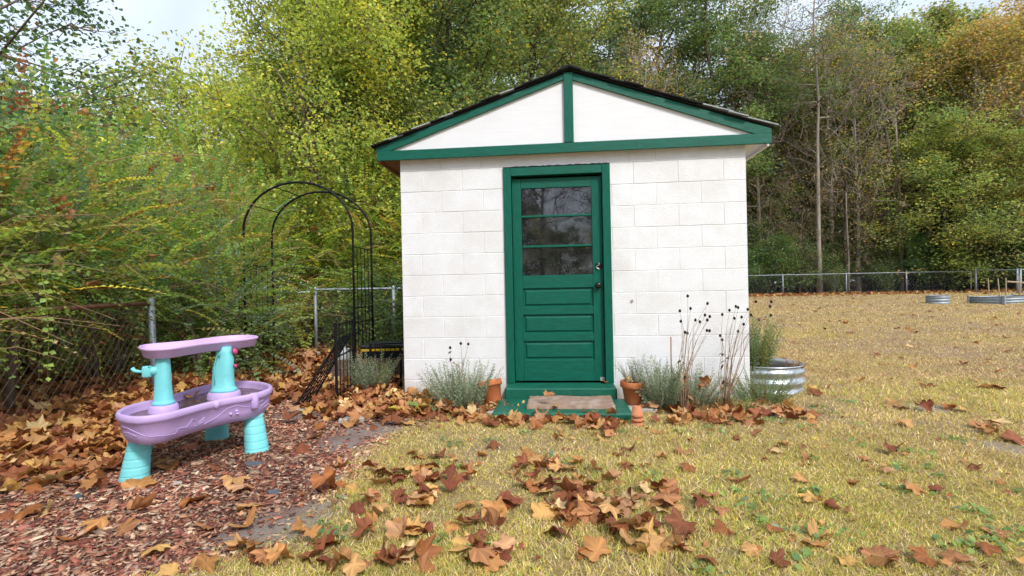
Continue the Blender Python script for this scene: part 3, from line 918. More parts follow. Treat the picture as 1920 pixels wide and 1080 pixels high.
# long fence along the wood
xs_f = [9.7, 12.9, 14.05 + 2.1, 14.05 + 5.25, 14.05 + 8.5]
p1, p2, p3, p4 = [at_depth(x, 540, 26.4).x for x in (1470, 1587, 1697, 1814)]
F3 = [gp(p1 - 3.2, 26.6), gp(p1, 26.5), gp(p2, 26.4), gp(p3, 26.3), gp(p4, 26.2)]
post_fence('chain_link_fence', F3, 1.07, 'long grey chain link fence running along the edge of the wood', .17, .0022, M_galvd, M_wireg, .03, .02)
pg0, pg1 = at_depth(1830, 540, 25.6), at_depth(1908, 540, 24.0)
post_fence('chain_link_gate', [gp(pg0.x, 25.6), gp(pg1.x, 24.0)], 1.12, 'chain link gate section with pale posts at the far right', .17, .0022, M_galvd, M_wireg, .04, .023)
pg2 = at_depth(1914, 540, 23.8)
post_fence('chain_link_fence', [gp(pg2.x, 23.8), gp(pg2.x + 3.0, 23.0)], 1.12, 'chain link fence leaving the right edge of the picture', .17, .0022, M_galvd, M_wireg, .04, .023)

# ------------------------------------------------------------------ planters and beds on the far lawn
def ring_planter(loc, r, h, ribs, mat, label, n=40):
    e = empty('round_metal_planter', loc, 0, label, 'planter')
    prof = []
    steps = ribs * 8
    for i in range(steps + 1):
        t = i / steps
        prof.append((r + .012 * math.cos(t * ribs * 2 * math.pi) * -1, h * t - .04 * (1 - t)))
    prof += [(r + .014, h + .006), (r + .006, h + .018), (r - .012, h + .014), (r - .014, h - .02), (r - .012, h * .72)]
    MB().lathe(prof, n).build('corrugated_ring', mat, e, True)
    MB().lathe([(r - .01, h * .80), (r * .5, h * .86), (0, h * .84)], n).build('soil', M_soil, e, True)
    return e
ring_planter((2.55, 5.12, -.02), .345, .26, 3, M_galv, 'round corrugated metal planter behind the right corner of the shed')
g1 = ground_pt(1758, 569)
ring_planter(g1, .33, .27, 3, M_galvd, 'small round grey metal planter far out on the lawn', 28)
g2 = ground_pt(1883, 571)
bed = empty('raised_bed', g2, R(18), 'long grey corrugated raised bed on the far lawn', 'raised bed')
def corr(x0, y0, x1, y1, h):
    m = MB(); n = 18; rows = []
    d = Vector((x1 - x0, y1 - y0, 0)).normalized(); nn = Vector((d.y, -d.x, 0))
    for i in range(n + 1):
        t = i / n; o = nn * (.012 * math.cos(t * 6 * math.pi))
        rows.append([(x0 + o.x, y0 + o.y, h * t - .02), (x1 + o.x, y1 + o.y, h * t - .02), (x1 + o.x - nn.x * .02, y1 + o.y - nn.y * .02, h * t - .02), (x0 + o.x - nn.x * .02, y0 + o.y - nn.y * .02, h * t - .02)])
    m.loft(rows, True, True)
    return m
for (a, b, c, d) in ((0, 0, 2.4, 0), (0, 1.0, 0, 0), (2.4, 0, 2.4, 1.0), (2.4, 1.0, 0, 1.0)):
    corr(a, b, c, d, .27).build('side_panel', M_galvd, bed, True)
for x, y in ((0, 0), (2.4, 0), (0, 1), (2.4, 1)):
    MB().box((x - .035, y - .035, -.03), (x + .035, y + .035, .29), bev=.008).build('corner_post', M_galvd, bed)
MB().box((.02, .02, .0), (2.38, .98, .22)).build('soil', M_soil, bed)
for i, (px, py0, py1, lean) in enumerate(((1855, 549, 522, -.06), (1875, 550, 522, -.1), (1886, 549, 521, 0), (1912, 549, 515, 0))):
    Yd = 18.0
    a, b = at_depth(px, py0 + 8, Yd), at_depth(px + lean * 40, py1, Yd)
    a.z = g2.z + .05
    s = MB().tube([(0, 0, 0), b - a], .022, 6).build('wooden_stake', M_stakew)
    s.location = a
    tag(s, ['leftmost pale stake standing by the raised bed', 'second pale stake from the left, leaning, by the raised bed', 'third pale stake from the left by the raised bed', 'rightmost tall pale stake in the raised bed'][i], 'stake', 'stakes in the raised bed')
a, b = at_depth(1888, 528, 18.0), at_depth(1935, 531, 18.0)
s = MB().tube([(0, 0, 0), b - a], .03, 6).build('wooden_rail', M_stakew); s.location = a
tag(s, 'pale wooden rail tied across the stakes at the right edge', 'rail')

# ------------------------------------------------------------------ pots
def pot_mesh(r, h, mat):
    return [(r * .62, 0), (r * .64, .004), (r * .86, h * .74), (r * .98, h * .745), (r, h * .76), (r, h * .985), (r * .98, h), (r * .88, h), (r * .86, h * .9), (r * .60, h * .1), (0, h * .1)]
pv = empty('flower_pot', on_plane(1187, 756, .03), 0, 'upright terracotta flower pot with dried plant right of the door', 'flower pot')
MB().lathe(pot_mesh(.108, .195, 0), 28).build('pot', M_terra, pv, True)
MB().lathe([(.095, .165), (.05, .178), (0, .18)], 20).build('soil', M_soil, pv, True)
pl = on_plane(921, 762, .0)
pt = empty('flower_pot', pl + Vector((.02, .03, .02)), 0, 'tipped terracotta pot half hidden by the bush left of the door', 'flower pot', rot=(R(-14), R(-12), 0))
MB().lathe(pot_mesh(.115, .205, 0), 28).build('pot', M_terra, pt, True)
MB().lathe([(.10, .16), (0, .17)], 20).build('soil', M_soil, pt, True)
sp = on_plane(1195, 797, 0)
for i in range(3):
    o = MB().lathe([(.030, .078), (.033, .074), (.042, .024), (.046, .022), (.046, .0), (.042, 0), (.032, .070), (.0, .0705)][::-1], 24).build('small_pot', M_terra2, None, True)
    MB().lathe([(.031, .078), (0, .079)], 20).build('pot_base', M_terra2, o, True)
    o.location = (sp.x, sp.y, -.004 + i * .034)
    tag(o, ['lowest of three small upturned terracotta pots beside the step', 'middle of three small upturned terracotta pots beside the step', 'topmost of three small upturned terracotta pots beside the step'][i], 'flower pot', 'stack of small upturned pots')
pav = MB().box((-.16, -.2, -.05), (.16, .2, .026), bev=.008).build('paving_slab', M_conc)
pav.location = on_plane(1190, 762, .0); pav.rotation_euler = (0, 0, -YAW)
tag(pav, 'pale concrete slab under the terracotta pot by the step', 'paving slab')
pav2 = MB().box((-.13, -.09, -.04), (.13, .09, .02), bev=.008).build('paving_slab', M_conc)
pav2.location = on_plane(908, 772, .0)
tag(pav2, 'grey concrete edge stone left of the green step', 'paving slab')

# ------------------------------------------------------------------ storage tote, plank box and jug behind the arch
tt = empty('storage_tote', (-1.58, 6.35, .08), R(6), 'black storage tote with yellow lip behind the short black fence', 'tote')
MB().loft([[(-.24, -.17, 0), (.24, -.17, 0), (.24, .17, 0), (-.24, .17, 0)], [(-.28, -.2, .24), (.28, -.2, .24), (.28, .2, .24), (-.28, .2, .24)]], True, True).build('tub', M_plasticblack, tt)
MB().box((-.29, -.21, .2405), (.29, .21, .272), bev=.006).build('yellow_lip', M_yellow, tt)
MB().box((-.30, -.22, .2725), (.30, .22, .32), bev=.015).build('lid', M_plasticblack, tt)
MB().box((-.2, -.14, .3205), (.2, .14, .34), bev=.008).build('lid_panel', M_plasticblack, tt)
pk = empty('plank_edging', (-1.72, 6.05, 0), R(6), 'weathered wooden plank edging under the storage tote', 'edging')
for i in range(2):
    MB().box((-.5, -.02, .0 + .125 * i), (.55, .02, .12 + .125 * i), bev=.004).build('plank', M_plank, pk)
jg = empty('plastic_jug', (-2.42, 7.2, gz1(-2.42, 7.2)), 0, 'milky plastic jug standing under the arch', 'jug')
MB().lathe([(.08, 0), (.085, .02), (.085, .16), (.06, .215), (.024, .25), (.024, .28), (0, .281)], 18).build('bottle', M_milk, jg, True)
MB().tube([(.07, 0, .15), (.10, 0, .18), (.09, 0, .23), (.03, 0, .24)], .011, 6).build('handle', M_milk, jg, True)
for i, (px, py, w, l, rz) in enumerate(((600, 664, .12, .5, .25), (530, 700, .10, .7, .3), (660, 790, .13, .2, .2), (560, 776, .10, .16, .1))):
    q = ground_pt(px, py)
    s = MB().box((-l / 2, -w / 2, -.03), (l / 2, w / 2, .035), bev=.008).build('concrete_block', M_conc); s.location = q; s.rotation_euler = (0, .02, rz)
    tag(s, ['pale concrete edging block under the fence behind the arch', 'long concrete edging block at the left foot of the arch', 'flat pale stone on the bare soil near the grey green plant', 'flat concrete piece under the foot of the leaning gate'][i], 'stone')
for i, (px, py, sx, sy) in enumerate(((475, 873, .055, .04), (513, 927, .03, .03), (148, 933, .05, .02), (332, 909, .02, .02))):
    q = ground_pt(px, py); b = MB(); n = 9
    rg = lambda k, z: [(sx * k * math.cos(2 * math.pi * j / n) * (1 + .25 * math.sin(j * 2.3 + i)), sy * k * math.sin(2 * math.pi * j / n) * (1 + .25 * math.cos(j * 1.7 + i)), z) for j in range(n)]
    b.loft([rg(1, -.01), rg(1.02, .004), rg(.9, .011)], True, True)
    s = b.build('flat_stone', M_slate if i < 3 else M_conc); s.location = q + Vector((0, 0, .004)); s.rotation_euler = (.06, .04, i)
    tag(s, ['large flat grey slate piece right of the play table', 'small dark slate piece on the mulch near the lawn edge', 'dark slate sliver left of the play table front leg', 'small pale pebble in front of the play table'][i], 'stone')

# dried stalk stake
a, b = on_plane(1257, 745, 0), None
s = MB().tube([(0, 0, -.02), (.004, .02, .40), (.012, .04, .60)], .0055, 6).build('garden_stake', M_bamboo); s.location = (1.385, 4.42, 0)
tag(s, 'thin brown garden stake against the white wall', 'stake')

# ------------------------------------------------------------------ leaves and sprays (templates)
def leaf_t(w=.42, fold=.10, droop=.06):
    V = np.array([(0, 0, 0), (-w * .8, .3, fold * .8), (-w, .55, fold), (0, 1, -droop), (w, .55, fold), (w * .8, .3, fold * .8), (0, .5, 0)], float)
    F = np.array([(0, 6, 1), (1, 6, 2), (2, 6, 3), (3, 6, 4), (4, 6, 5), (5, 6, 0)])
    return V, F, np.ones((7, 3))
def leaf_q(w=.40, fold=.10, droop=.05):
    V = np.array([(0, 0, 0), (-w, .5, fold), (0, 1, -droop), (w, .5, fold)], float)
    return V, np.array([(0, 2, 1), (0, 3, 2)]), np.ones((4, 3))

def make_spray(rs, length=.5, pairs=11, leaf=.036, wid=.42, bend=.25, full=False):
    """arching twig with opposite leaves, local +Y along the twig"""
    t = np.linspace(0, 1, 4)
    sx = bend * rs.uniform(-.4, .4)
    pth = np.stack([sx * t * t * length, t * length, (-bend * t * t + .1 * t) * length], 1)
    V, F, S = [], [], []
    off = 0
    r = .0022
    for i, p in enumerate(pth):
        rr = r * (1 - .7 * t[i])
        V += [p + (rr, 0, 0), p + (-rr * .5, 0, rr * .86), p + (-rr * .5, 0, -rr * .86)]
        if i:
            a, b = off + 3 * (i - 1), off + 3 * i
            for k in range(3):
                k2 = (k + 1) % 3
                F += [(a + k, a + k2, b + k2), (a + k, b + k2, b + k)]
        S += [(1.1, .75, .55)] * 3
    off = len(V)
    lv, lf, _ = leaf_t(wid) if full else leaf_q(wid)
    for j in range(pairs * 2 + 1):
        u = .12 + .88 * (j // 2) / pairs
        base = np.array([np.interp(u, t, pth[:, k]) for k in range(3)])
        side = 1 if j % 2 else -1
        if j == pairs * 2: ang = 0.0
        else: ang = side * rs.uniform(.75, 1.25)
        d = np.array([[math.sin(ang), math.cos(ang), rs.uniform(-.25, .3)]])
        Rm = rot_from_dir(d, np.array([rs.uniform(-.5, .5)]))[0]
        sz = leaf * rs.uniform(.7, 1.15) * (1 - .35 * abs(u - .45))
        V += list((lv @ Rm.T) * sz + base)
        F += [tuple(off + k for k in q) for q in lf]
        sh = rs.uniform(.75, 1.2)
        S += [(sh * rs.uniform(.93, 1.07), sh, sh * rs.uniform(.9, 1.1))] * len(lv)
        off += len(lv)
    return np.array(V), np.array(F), np.array(S)

rs = np.random.default_rng(5)
SPRAYS = [make_spray(rs, rs.uniform(.35, .6), int(rs.integers(8, 13)), .038, .40, rs.uniform(.1, .5)) for _ in range(10)]
SPRAYS_BIG = [make_spray(rs, rs.uniform(.3, .5), int(rs.integers(4, 7)), .06, .36, rs.uniform(.1, .5), True) for _ in range(6)]
PAL = dict(dk=(.04, .085, .03), gr=(.09, .18, .045), br=(.18, .30, .05), yg=(.33, .42, .07), ye=(.62, .54, .06), og=(.55, .26, .05), rd=(.26, .06, .03), bg=(.12, .21, .14), tn=(.40, .28, .14), ol=(.21, .22, .055))

def cols(rs, n, weights, jit=.18):
    ks = list(weights); w = np.array([weights[k] for k in ks], float); w /= w.sum()
    base = np.array([PAL[k] for k in ks])[rs.choice(len(ks), n, p=w)]
    return base * np.exp(rs.normal(0, jit, (n, 1))) * np.exp(rs.normal(0, jit * .3, (n, 3)))

def shrub(name, label, cat, loc, rad, n, weights, seed, up=.35, tm=None, scale=1.0, stems=7, canes=0, group=None, shell=.55, zmin=.03, tint=None, vines=0):
    """bushy plant: arching twigs with leaves through a volume, on woody stems"""
    rs = np.random.default_rng(seed)
    e = empty(name, loc, 0, label, cat, group)
    tm = tm or SPRAYS
    u = rs.normal(0, 1, (n, 3)); u /= np.linalg.norm(u, axis=1, keepdims=True)
    rr = rs.uniform(0, 1, n) ** shell
    lump = .78 + .45 * vnoise(u[:, 0] * 2 + seed, u[:, 2] * 2 + u[:, 1], 1.6, seed % 9)
    P = u * (rr * lump)[:, None] * np.array(rad) + np.array([0, 0, rad[2] * .92])
    P[:, 2] = np.maximum(P[:, 2], .03 + rs.uniform(0, .15, n))
    if zmin > .1:
        ok = P[:, 2] > zmin + rs.uniform(-.25, .25, n)
        P, u, n = P[ok], u[ok], int(ok.sum())
    D = u + rs.normal(0, .55, (n, 3)); D[:, 2] += up
    Rm = rot_from_dir(D, rs.uniform(-.6, .6, n))
    S = scale * rs.uniform(.7, 1.25, n)
    idx = rs.integers(0, len(tm), n)
    V, F, C = stamp(tm, idx, Rm, P, S, cols(rs, n, weights))
    o = link('foliage', np_mesh('foliage', V, F, M_leaf, C), e)
    if tint: o.color = (*tint, 1)
    m = MB()
    for i in range(stems):
        a = rs.uniform(0, 2 * math.pi); tx, ty = math.cos(a) * rad[0] * rs.uniform(.3, .85), math.sin(a) * rad[1] * rs.uniform(.3, .85)
        hz = rad[2] * rs.uniform(1.0, 1.7)
        b = (math.cos(a) * .12, math.sin(a) * .12, -.1)
        r0 = rs.uniform(.012, .03) * max(1, rad[2])
        m.tube([b, (tx * .3, ty * .3, hz * .35), (tx * .65 + rs.normal(0, .05), ty * .65, hz * .7), (tx, ty, hz)], [r0, r0 * .8, r0 * .5, r0 * .2], 5)
    m.build('stem', M_twig, e, True)
    if canes:
        m = MB()
        for i in range(canes):
            a = rs.uniform(0, 2 * math.pi)
            b = np.array([math.cos(a) * rad[0] * rs.uniform(.2, .95), math.sin(a) * rad[1] * rs.uniform(.2, .95), rad[2] * rs.uniform(.3, 1.5)])
            a2 = a + rs.normal(0, .9); L = rs.uniform(.5, 1.4)
            d = np.array([math.cos(a2), math.sin(a2), 0]) * L
            top = rs.uniform(.1, .6)
            m.tube([b, b + d * .35 + (0, 0, top * .6), b + d * .7 + (0, 0, top * .7), b + d + (0, 0, top * .3)], [.0045, .004, .003, .0015], 4, False)
        m.build('cane', M_cane, e, True)
    return e

# ------------------------------------------------------------------ trees
_o1 = 'first second third fourth fifth sixth seventh eighth ninth tenth eleventh twelfth thirteenth fourteenth fifteenth sixteenth seventeenth eighteenth nineteenth'.split()
ORD = _o1 + ['twentieth'] + ['twenty ' + w for w in _o1[:9]] + ['thirtieth']
def tree_meshes(seed, H, r0, lo, cw, n_limb, n_leaf, leaf, weights, bark, rise=.5, prof=None, spread=.28, wob=.25, twigs=4, flat=.5, leafw=.42, sub=5, small=None):
    rs = np.random.default_rng(seed)
    wood = MB()
    nT = 9
    tp = [np.array([0, 0, -.3])]
    for i in range(1, nT + 1):
        t = i / nT
        tp.append(np.array([rs.normal(0, wob) * t, rs.normal(0, wob) * t, H * t]))
    wood.tube(tp, [r0 * 1.25] + [r0 * (1 - .92 * (i / nT) ** .8) + .01 for i in range(1, nT + 1)], 8)
    def trunk(t):
        f = t * nT; i = min(int(f), nT - 1); f -= i
        return tp[i] * (1 - f) + tp[i + 1] * f
    anchors = []
    prof = prof or (lambda s: math.sin(math.pi * min(1, .18 + .82 * s)) ** .7)
    for i in range(n_limb):
        s = (i + rs.uniform(.1, .9)) / n_limb
        t = lo + (.98 - lo) * s
        L = cw * prof(s) * rs.uniform(.65, 1.15) + .2
        az = i * 2.4 + rs.normal(0, .4)
        d = np.array([math.cos(az), math.sin(az), rise * rs.uniform(.4, 1.5)]); d /= np.linalg.norm(d)
        b = trunk(t); pth = [b]
        for k in range(1, 6):
            pth.append(b + d * L * k / 5 + rs.normal(0, .06 * L, 3) + np.array([0, 0, .10 * L * (k / 5) ** 2]))
        rl = r0 * .34 * (1 - .7 * s) * min(1, L / cw + .25) + .008
        wood.tube(pth, [rl * (1 - .85 * k / 5) for k in range(6)], 5, False)
        for j in range(sub):
            f = rs.uniform(.25, 1.0) * 5; k = min(int(f), 4); q = pth[k] * (1 - f + k) + pth[k + 1] * (f - k)
            d2 = d + rs.normal(0, .75, 3); d2[2] += .1; d2 /= np.linalg.norm(d2)
            L2 = L * rs.uniform(.25, .5) + .15
            p2 = [q, q + d2 * L2 * .5 + rs.normal(0, .05 * L2, 3), q + d2 * L2 + rs.normal(0, .08 * L2, 3)]
            wood.tube(p2, [rl * .42, rl * .28, rl * .1], 4, False)
            anchors += [p2[1] * .5 + p2[0] * .5, p2[1], p2[1] * .5 + p2[2] * .5, p2[2]]
            for w_ in range(twigs):
                q3 = p2[1] * rs.uniform(0, 1); q3 = p2[1] + (p2[2] - p2[1]) * rs.uniform(-.6, 1)
                d3 = d2 + rs.normal(0, .8, 3); d3 /= np.linalg.norm(d3)
                e3 = q3 + d3 * L2 * rs.uniform(.3, .6)
                m3 = (q3 + e3) / 2 + rs.normal(0, .05 * L2, 3)
                wood.tube([q3, m3, e3], [rl * .16 + .002, rl * .11 + .0015, .001], 3, False)
                anchors += [m3, e3]
    wm = wood.mesh('trunk', bark, True)
    if n_leaf == 0: return wm, None
    A = np.array(anchors)
    keep = vnoise(A[:, 0] + A[:, 2] * .6, A[:, 1] + A[:, 2] * .5, .55, seed % 13) > .30
    A = A[keep] if keep.sum() > 20 else A
    k = rs.integers(0, len(A), n_leaf)
    P = A[k] + rs.normal(0, 1, (n_leaf, 3)) * spread * np.array([1, 1, flat + .2])
    D = rs.normal(0, 1, (n_leaf, 3)); D[:, 2] = D[:, 2] * .6 - .25
    Rm = rot_from_dir(D, rs.uniform(-.9, .9, n_leaf))
    cl = cols(rs, len(A), weights, .2)
    C = cl[k] * .78 + cols(rs, n_leaf, weights, .2) * .22
    V, F, C = stamp([leaf_q(leafw)], np.zeros(n_leaf, int), Rm, P, leaf * rs.uniform(.65, 1.25, n_leaf), C)
    return wm, np_mesh('crown', V, F, M_leaf, C)

def plant_tree(meshes, loc, rz, sc, label, cat='tree', group=None, tint=(1, 1, 1), name='tree', lean=0):
    e = empty(name, loc, rz, label, cat, group, rot=(lean, 0, rz))
    e.scale = (sc[0], sc[0], sc[1]) if hasattr(sc, '__len__') else (sc, sc, sc)
    t = link('trunk', meshes[0], e)
    if meshes[1] is not None:
        c = link('crown', meshes[1], e); c.color = (*tint, 1)
    return e

T_broad = tree_meshes(21, 17, .24, .28, 4.2, 30, 24000, .16, dict(gr=3, br=2.2, yg=1.3, ol=4, ye=.5, dk=2, tn=1), M_bark, .5, spread=.36)
T_dark = tree_meshes(22, 19, .26, .30, 3.6, 34, 28000, .155, dict(dk=5, gr=4, ol=3, br=.6, tn=.3), M_bark, .25, spread=.34, flat=.35)
T_pine = tree_meshes(23, 20, .22, .45, 3.2, 26, 15000, .17, dict(dk=3, gr=3, ol=2, bg=1), M_bark, .2, spread=.34, leafw=.12, flat=.3)
T_bare = tree_meshes(24, 16, .17, .25, 4.4, 34, 4200, .11, dict(og=3, tn=3, ye=1, ol=1), M_barkpale, .8, spread=.35, twigs=7, sub=7)
T_gold = tree_meshes(25, 15, .17, .25, 4.2, 30, 17000, .13, dict(og=3, ye=1.2, yg=1.2, ol=3, tn=3, rd=.6), M_barkpale, .7, spread=.36, twigs=6)
T_low = tree_meshes(26, 9, .13, .05, 4.0, 38, 30000, .125, dict(yg=3, br=3, ol=4, ye=1.0, gr=3, tn=.5, dk=1), M_bark, .35, spread=.28, prof=lambda s: (1 - s) ** .5 * .8 + .3, flat=.4)
T_under = tree_meshes(27, 4.2, .06, .02, 2.0, 26, 12000, .11, dict(dk=4, gr=4, ol=2, br=1.2, bg=1), M_bark, .4, spread=.26, prof=lambda s: (1 - s) ** .4 * .7 + .3, flat=.6)
T_tangle = tree_meshes(28, 7, .05, .05, 2.2, 26, 1500, .09, dict(tn=2, og=1, ol=2, gr=2), M_twig, .7, spread=.3, twigs=9, sub=8, prof=lambda s: .7)

def wood_at(px, Yd):
    x = (px - 960) / FPX * Yd
    return Vector((x, Yd, gz1(x, Yd)))
T_pine2 = tree_meshes(29, 20, .13, .5, 2.8, 24, 11000, .17, dict(dk=3, gr=3, ol=2, bg=1), M_barkpale, .2, spread=.34, leafw=.12, flat=.3)
WOOD = [  # meshes, px at the foot, depth, scale (wide, tall), tint, label
    (T_pine2, 1537, 27.4, (1, .95), (1, 1, 1), 'pale straight trunked pine just behind the long fence'),
    (T_bare, 1560, 29, (.9, .95), (1, 1, 1), 'bare pale branched tree in front of the wood, right of the shed roof'),
    (T_bare, 1425, 30.5, (.8, 1.15), (1, 1, 1), 'tall bare dark limbed tree against the sky right of the shed'),
    (T_gold, 1830, 29, (1.05, .98), (1, 1, 1), 'thinly leaved orange tree at the top right'),
    (T_gold, 1990, 27, (1.1, 1.08), (1, 1, 1), 'orange brown tree cut by the right edge of the picture'),
    (T_low, 1745, 28.2, (1.0, .95), (1, 1, 1), 'broad yellow green tree hanging over the fence at the right'),
    (T_low, 1900, 27.6, (1.1, .92), (1.15, 1.05, 1), 'big yellow green bushy tree behind the fence gate'),
    (T_broad, 1650, 31, (1, .95), (1, 1, 1), 'tall green and gold tree in the middle of the right hand wood'),
    (T_broad, 1480, 32, (.9, .85), (.9, 1, 1), 'leafy tree rising just right of the shed roof'),
    (T_dark, 1345, 29, (1.0, 1.0), (1, 1, 1), 'tall dark evergreen right of the roof peak'),
    (T_pine, 1245, 30, (1.1, 1.05), (1, 1, 1), 'dark pine above the right slope of the roof'),
    (T_dark, 1140, 31, (1.1, 1.05), (1.05, 1, 1), 'dark evergreen directly above the roof peak'),
    (T_pine, 1060, 27, (1.0, 1.0), (1, 1, 1), 'pine with bare trunk behind the roof peak'),
    (T_broad, 1790, 33, (1.1, 1.05), (1.05, .95, .9), 'tall olive tree behind the orange tree at the top right'),
    (T_gold, 1900, 33, (1.1, 1.12), (.95, .85, .8), 'brownish tall tree filling the top right corner'),
    (T_dark, 1580, 33.5, (1.0, .9), (1, .95, .9), 'dark evergreen behind the bare pale tree'),
    (T_bare, 1610, 28.4, (.8, .85), (1, 1, 1), 'second bare pale tree, right of the pine trunk'),
    (T_bare, 1222, 24, (.55, .75), (1, 1, 1), 'slender pale bare sapling above the right roof slope'),
]
for i, (ms, px, Yd, sc, tint, lab) in enumerate(WOOD):
    plant_tree(ms, wood_at(px, Yd), i * 1.7, sc, lab, 'tree', 'trees at the edge of the wood', tint)
k = 0
rs = np.random.default_rng(77)
for Yd, step in ((35, 120), (43, 96)):
    for j_, px in enumerate(range(640, 2120, step)):
        ms = [T_dark, T_broad, T_dark, T_pine, T_broad, T_gold][k % 6] if px < 1380 or Yd > 36 else [T_broad, T_gold, T_dark][k % 3]
        sc = (rs.uniform(.95, 1.25), rs.uniform(.85, 1.05) * (1.0 if px < 1340 else 1.08))
        plant_tree(ms, wood_at(px + rs.uniform(-35, 35), Yd + rs.uniform(-2, 2)), rs.uniform(0, 6.3), sc, ORD[j_] + (' tree from the left in the second row of the wood' if Yd < 40 else ' tree from the left in the rear row of the wood'), 'tree', 'trees deep in the wood')
        k += 1
ROWN = ['front', 'second', 'third', 'fourth', 'rear']
for r_, (Yd, step, s0) in enumerate(((27.6, 80, .62), (30, 70, .9), (33, 72, 1.25), (39, 66, 1.7), (48, 62, 2.3))):
    for j_, px in enumerate(range(1300, 2060, step)):
        q = wood_at(px + rs.uniform(-25, 25), Yd + rs.uniform(-.7, .7))
        plant_tree(T_under, q, rs.uniform(0, 6.3), (s0 * rs.uniform(.8, 1.2), s0 * rs.uniform(.75, 1.15)), ORD[j_] + ' undergrowth bush from the shed in the ' + ROWN[r_] + ' row under the trees', 'bush', 'undergrowth bushes in the wood', (rs.uniform(.7, 1.1), rs.uniform(.8, 1.1), .9), name='bush')
for i, (px, Yd, sc) in enumerate(((1500, 27.8, .8), (1585, 28.0, 1.0), (1660, 28.6, .8), (1440, 28.5, .9), (1620, 29.5, 1.2))):
    plant_tree(T_tangle, wood_at(px, Yd), i * 2.1, sc, ['second leafless vine tangle right of the shed corner', 'third leafless vine tangle right of the shed, the largest in front', 'rightmost leafless vine tangle at the wood edge', 'leafless vine tangle nearest the shed corner', 'tall leafless vine tangle behind the other tangles'][i], 'thicket', 'vine tangles at the wood edge', name='vine_thicket')

# thin trunks standing in the shade behind the fence
rs = np.random.default_rng(31)
tk = []
for j in range(4):
    m = MB(); H = 9
    m.tube([(0, 0, -.2), (rs.normal(0, .1), rs.normal(0, .1), H * .35), (rs.normal(0, .2), 0, H * .7), (rs.normal(0, .3), 0, H)], [.11, .09, .07, .04], 7)
    for q in range(4):
        z = rs.uniform(2, 7); a = rs.uniform(0, 6.3); L = rs.uniform(.5, 1.3)
        m.tube([(0, 0, z), (math.cos(a) * L * .6, math.sin(a) * L * .6, z + .3), (math.cos(a) * L, math.sin(a) * L, z + .7)], [.02, .013, .004], 4, False)
    tk.append((m.mesh('trunk', [M_bark, M_barkpale][j % 2], True), None))
for i in range(26):
    px = 1410 + i * 21 + rs.uniform(-10, 10)
    plant_tree(tk[i % 4], wood_at(px, rs.uniform(27.5, 34)), rs.uniform(0, 6), rs.uniform(.6, 1.3), ORD[i] + ' thin bare trunk from the shed corner in the shade behind the fence', 'tree', 'thin trunks in the shade of the wood', name='sapling')

# trees behind the shed and the hedge on the left
T_left1 = tree_meshes(41, 8.6, .11, .12, 2.2, 34, 42000, .072, dict(yg=4, ye=2.6, br=3, ol=2, gr=1), M_twig, .6, spread=.20, flat=.7, twigs=5)
T_left2 = tree_meshes(42, 9.5, .12, .12, 2.4, 34, 42000, .075, dict(gr=4, dk=3, ol=2, yg=1, bg=1, ye=.3), M_bark, .5, spread=.22, flat=.6, twigs=5)
T_far = tree_meshes(43, 7.0, .1, .10, 2.4, 28, 22000, .10, dict(yg=3, br=3, ol=3, ye=1), M_twig, .6, spread=.26, flat=.7)
LEFT = [
    (T_left1, -3.75, 9.7, 0, (.85, 1.0), (1.25, 1.25, 1), 'bright yellow green tree left of the shed against the sky'),
    (T_left1, -3.0, 10.8, 2, (1.0, .95), (1.18, 1.18, 1), 'yellow green tree just left of the shed roof'),
    (T_left2, -3.3, 12.6, 1, (1.1, 1.05), (1, 1, 1), 'dark green tree behind the yellow trees left of the roof'),
    (T_left2, -1.3, 12.2, 3, (1.05, 1.05), (1.35, 1.15, .85), 'olive green tree over the left roof slope'),
    (T_left2, .6, 14.0, 4.4, (1.1, 1.08), (1.3, 1.08, .85), 'olive evergreen behind the middle of the shed'),
    (T_dark, -1.2, 19, 2.2, (.8, .75), (1, 1, 1), 'tall dark tree far behind the left half of the roof'),
    (T_dark, -5.0, 20, 1.2, (.7, .62), (1, 1, 1), 'tall dark tree far behind the yellow trees'),
    (T_left1, -1.15, 9.6, 5, (.55, .43), (1.1, 1.1, 1), 'small bright bush peeping over the left eave'),
    (T_far, -9.2, 15.0, 0, (1.15, 1.02), (1.1, 1.1, 1), 'distant yellow green tree under the open sky, left one'),
    (T_far, -7.0, 13.0, 2, (.95, .90), (1.1, 1.05, 1), 'distant yellow green tree under the open sky, middle one'),
    (T_far, -12.5, 14.0, 1, (1.2, .85), (1, 1, 1), 'distant green tree at the far left beyond the hedge'),
    (T_far, -6.0, 15.5, 4, (.9, .9), (1.1, 1, 1), 'rounded pale tree right of the sky gap'),
]
for (ms, x, y, rz, sc, tint, lab) in LEFT:
    plant_tree(ms, Vector((x, y, gz1(x, y) - .05)), rz, sc, lab, 'tree', None, tint)
# trees on the far side of the yard, behind the viewer: they show in the door glass
for i, (ms, x, y, sc) in enumerate(((T_bare, -2.5, -17, .8), (T_bare, 3.5, -20, .9), (T_broad, -9, -22, .8), (T_dark, 9, -24, .8), (T_low, 1, -26, .6), (T_low, -5, -27, .7), (T_dark, -4.5, -19, .5), (T_broad, 1.2, -18, .5), (T_dark, 6.5, -20, .55), (T_dark, -9, -18, .5), (T_low, 3, -15, .45), (T_low, -1.5, -16, .42), (T_broad, 18, -26, .8), (T_dark, -19, -26, .8))):
    plant_tree(ms, Vector((x, y, 0)), i, sc, ORD[i] + ' tree of the row across the yard mirrored in the door glass', 'tree', 'trees mirrored in the door panes')

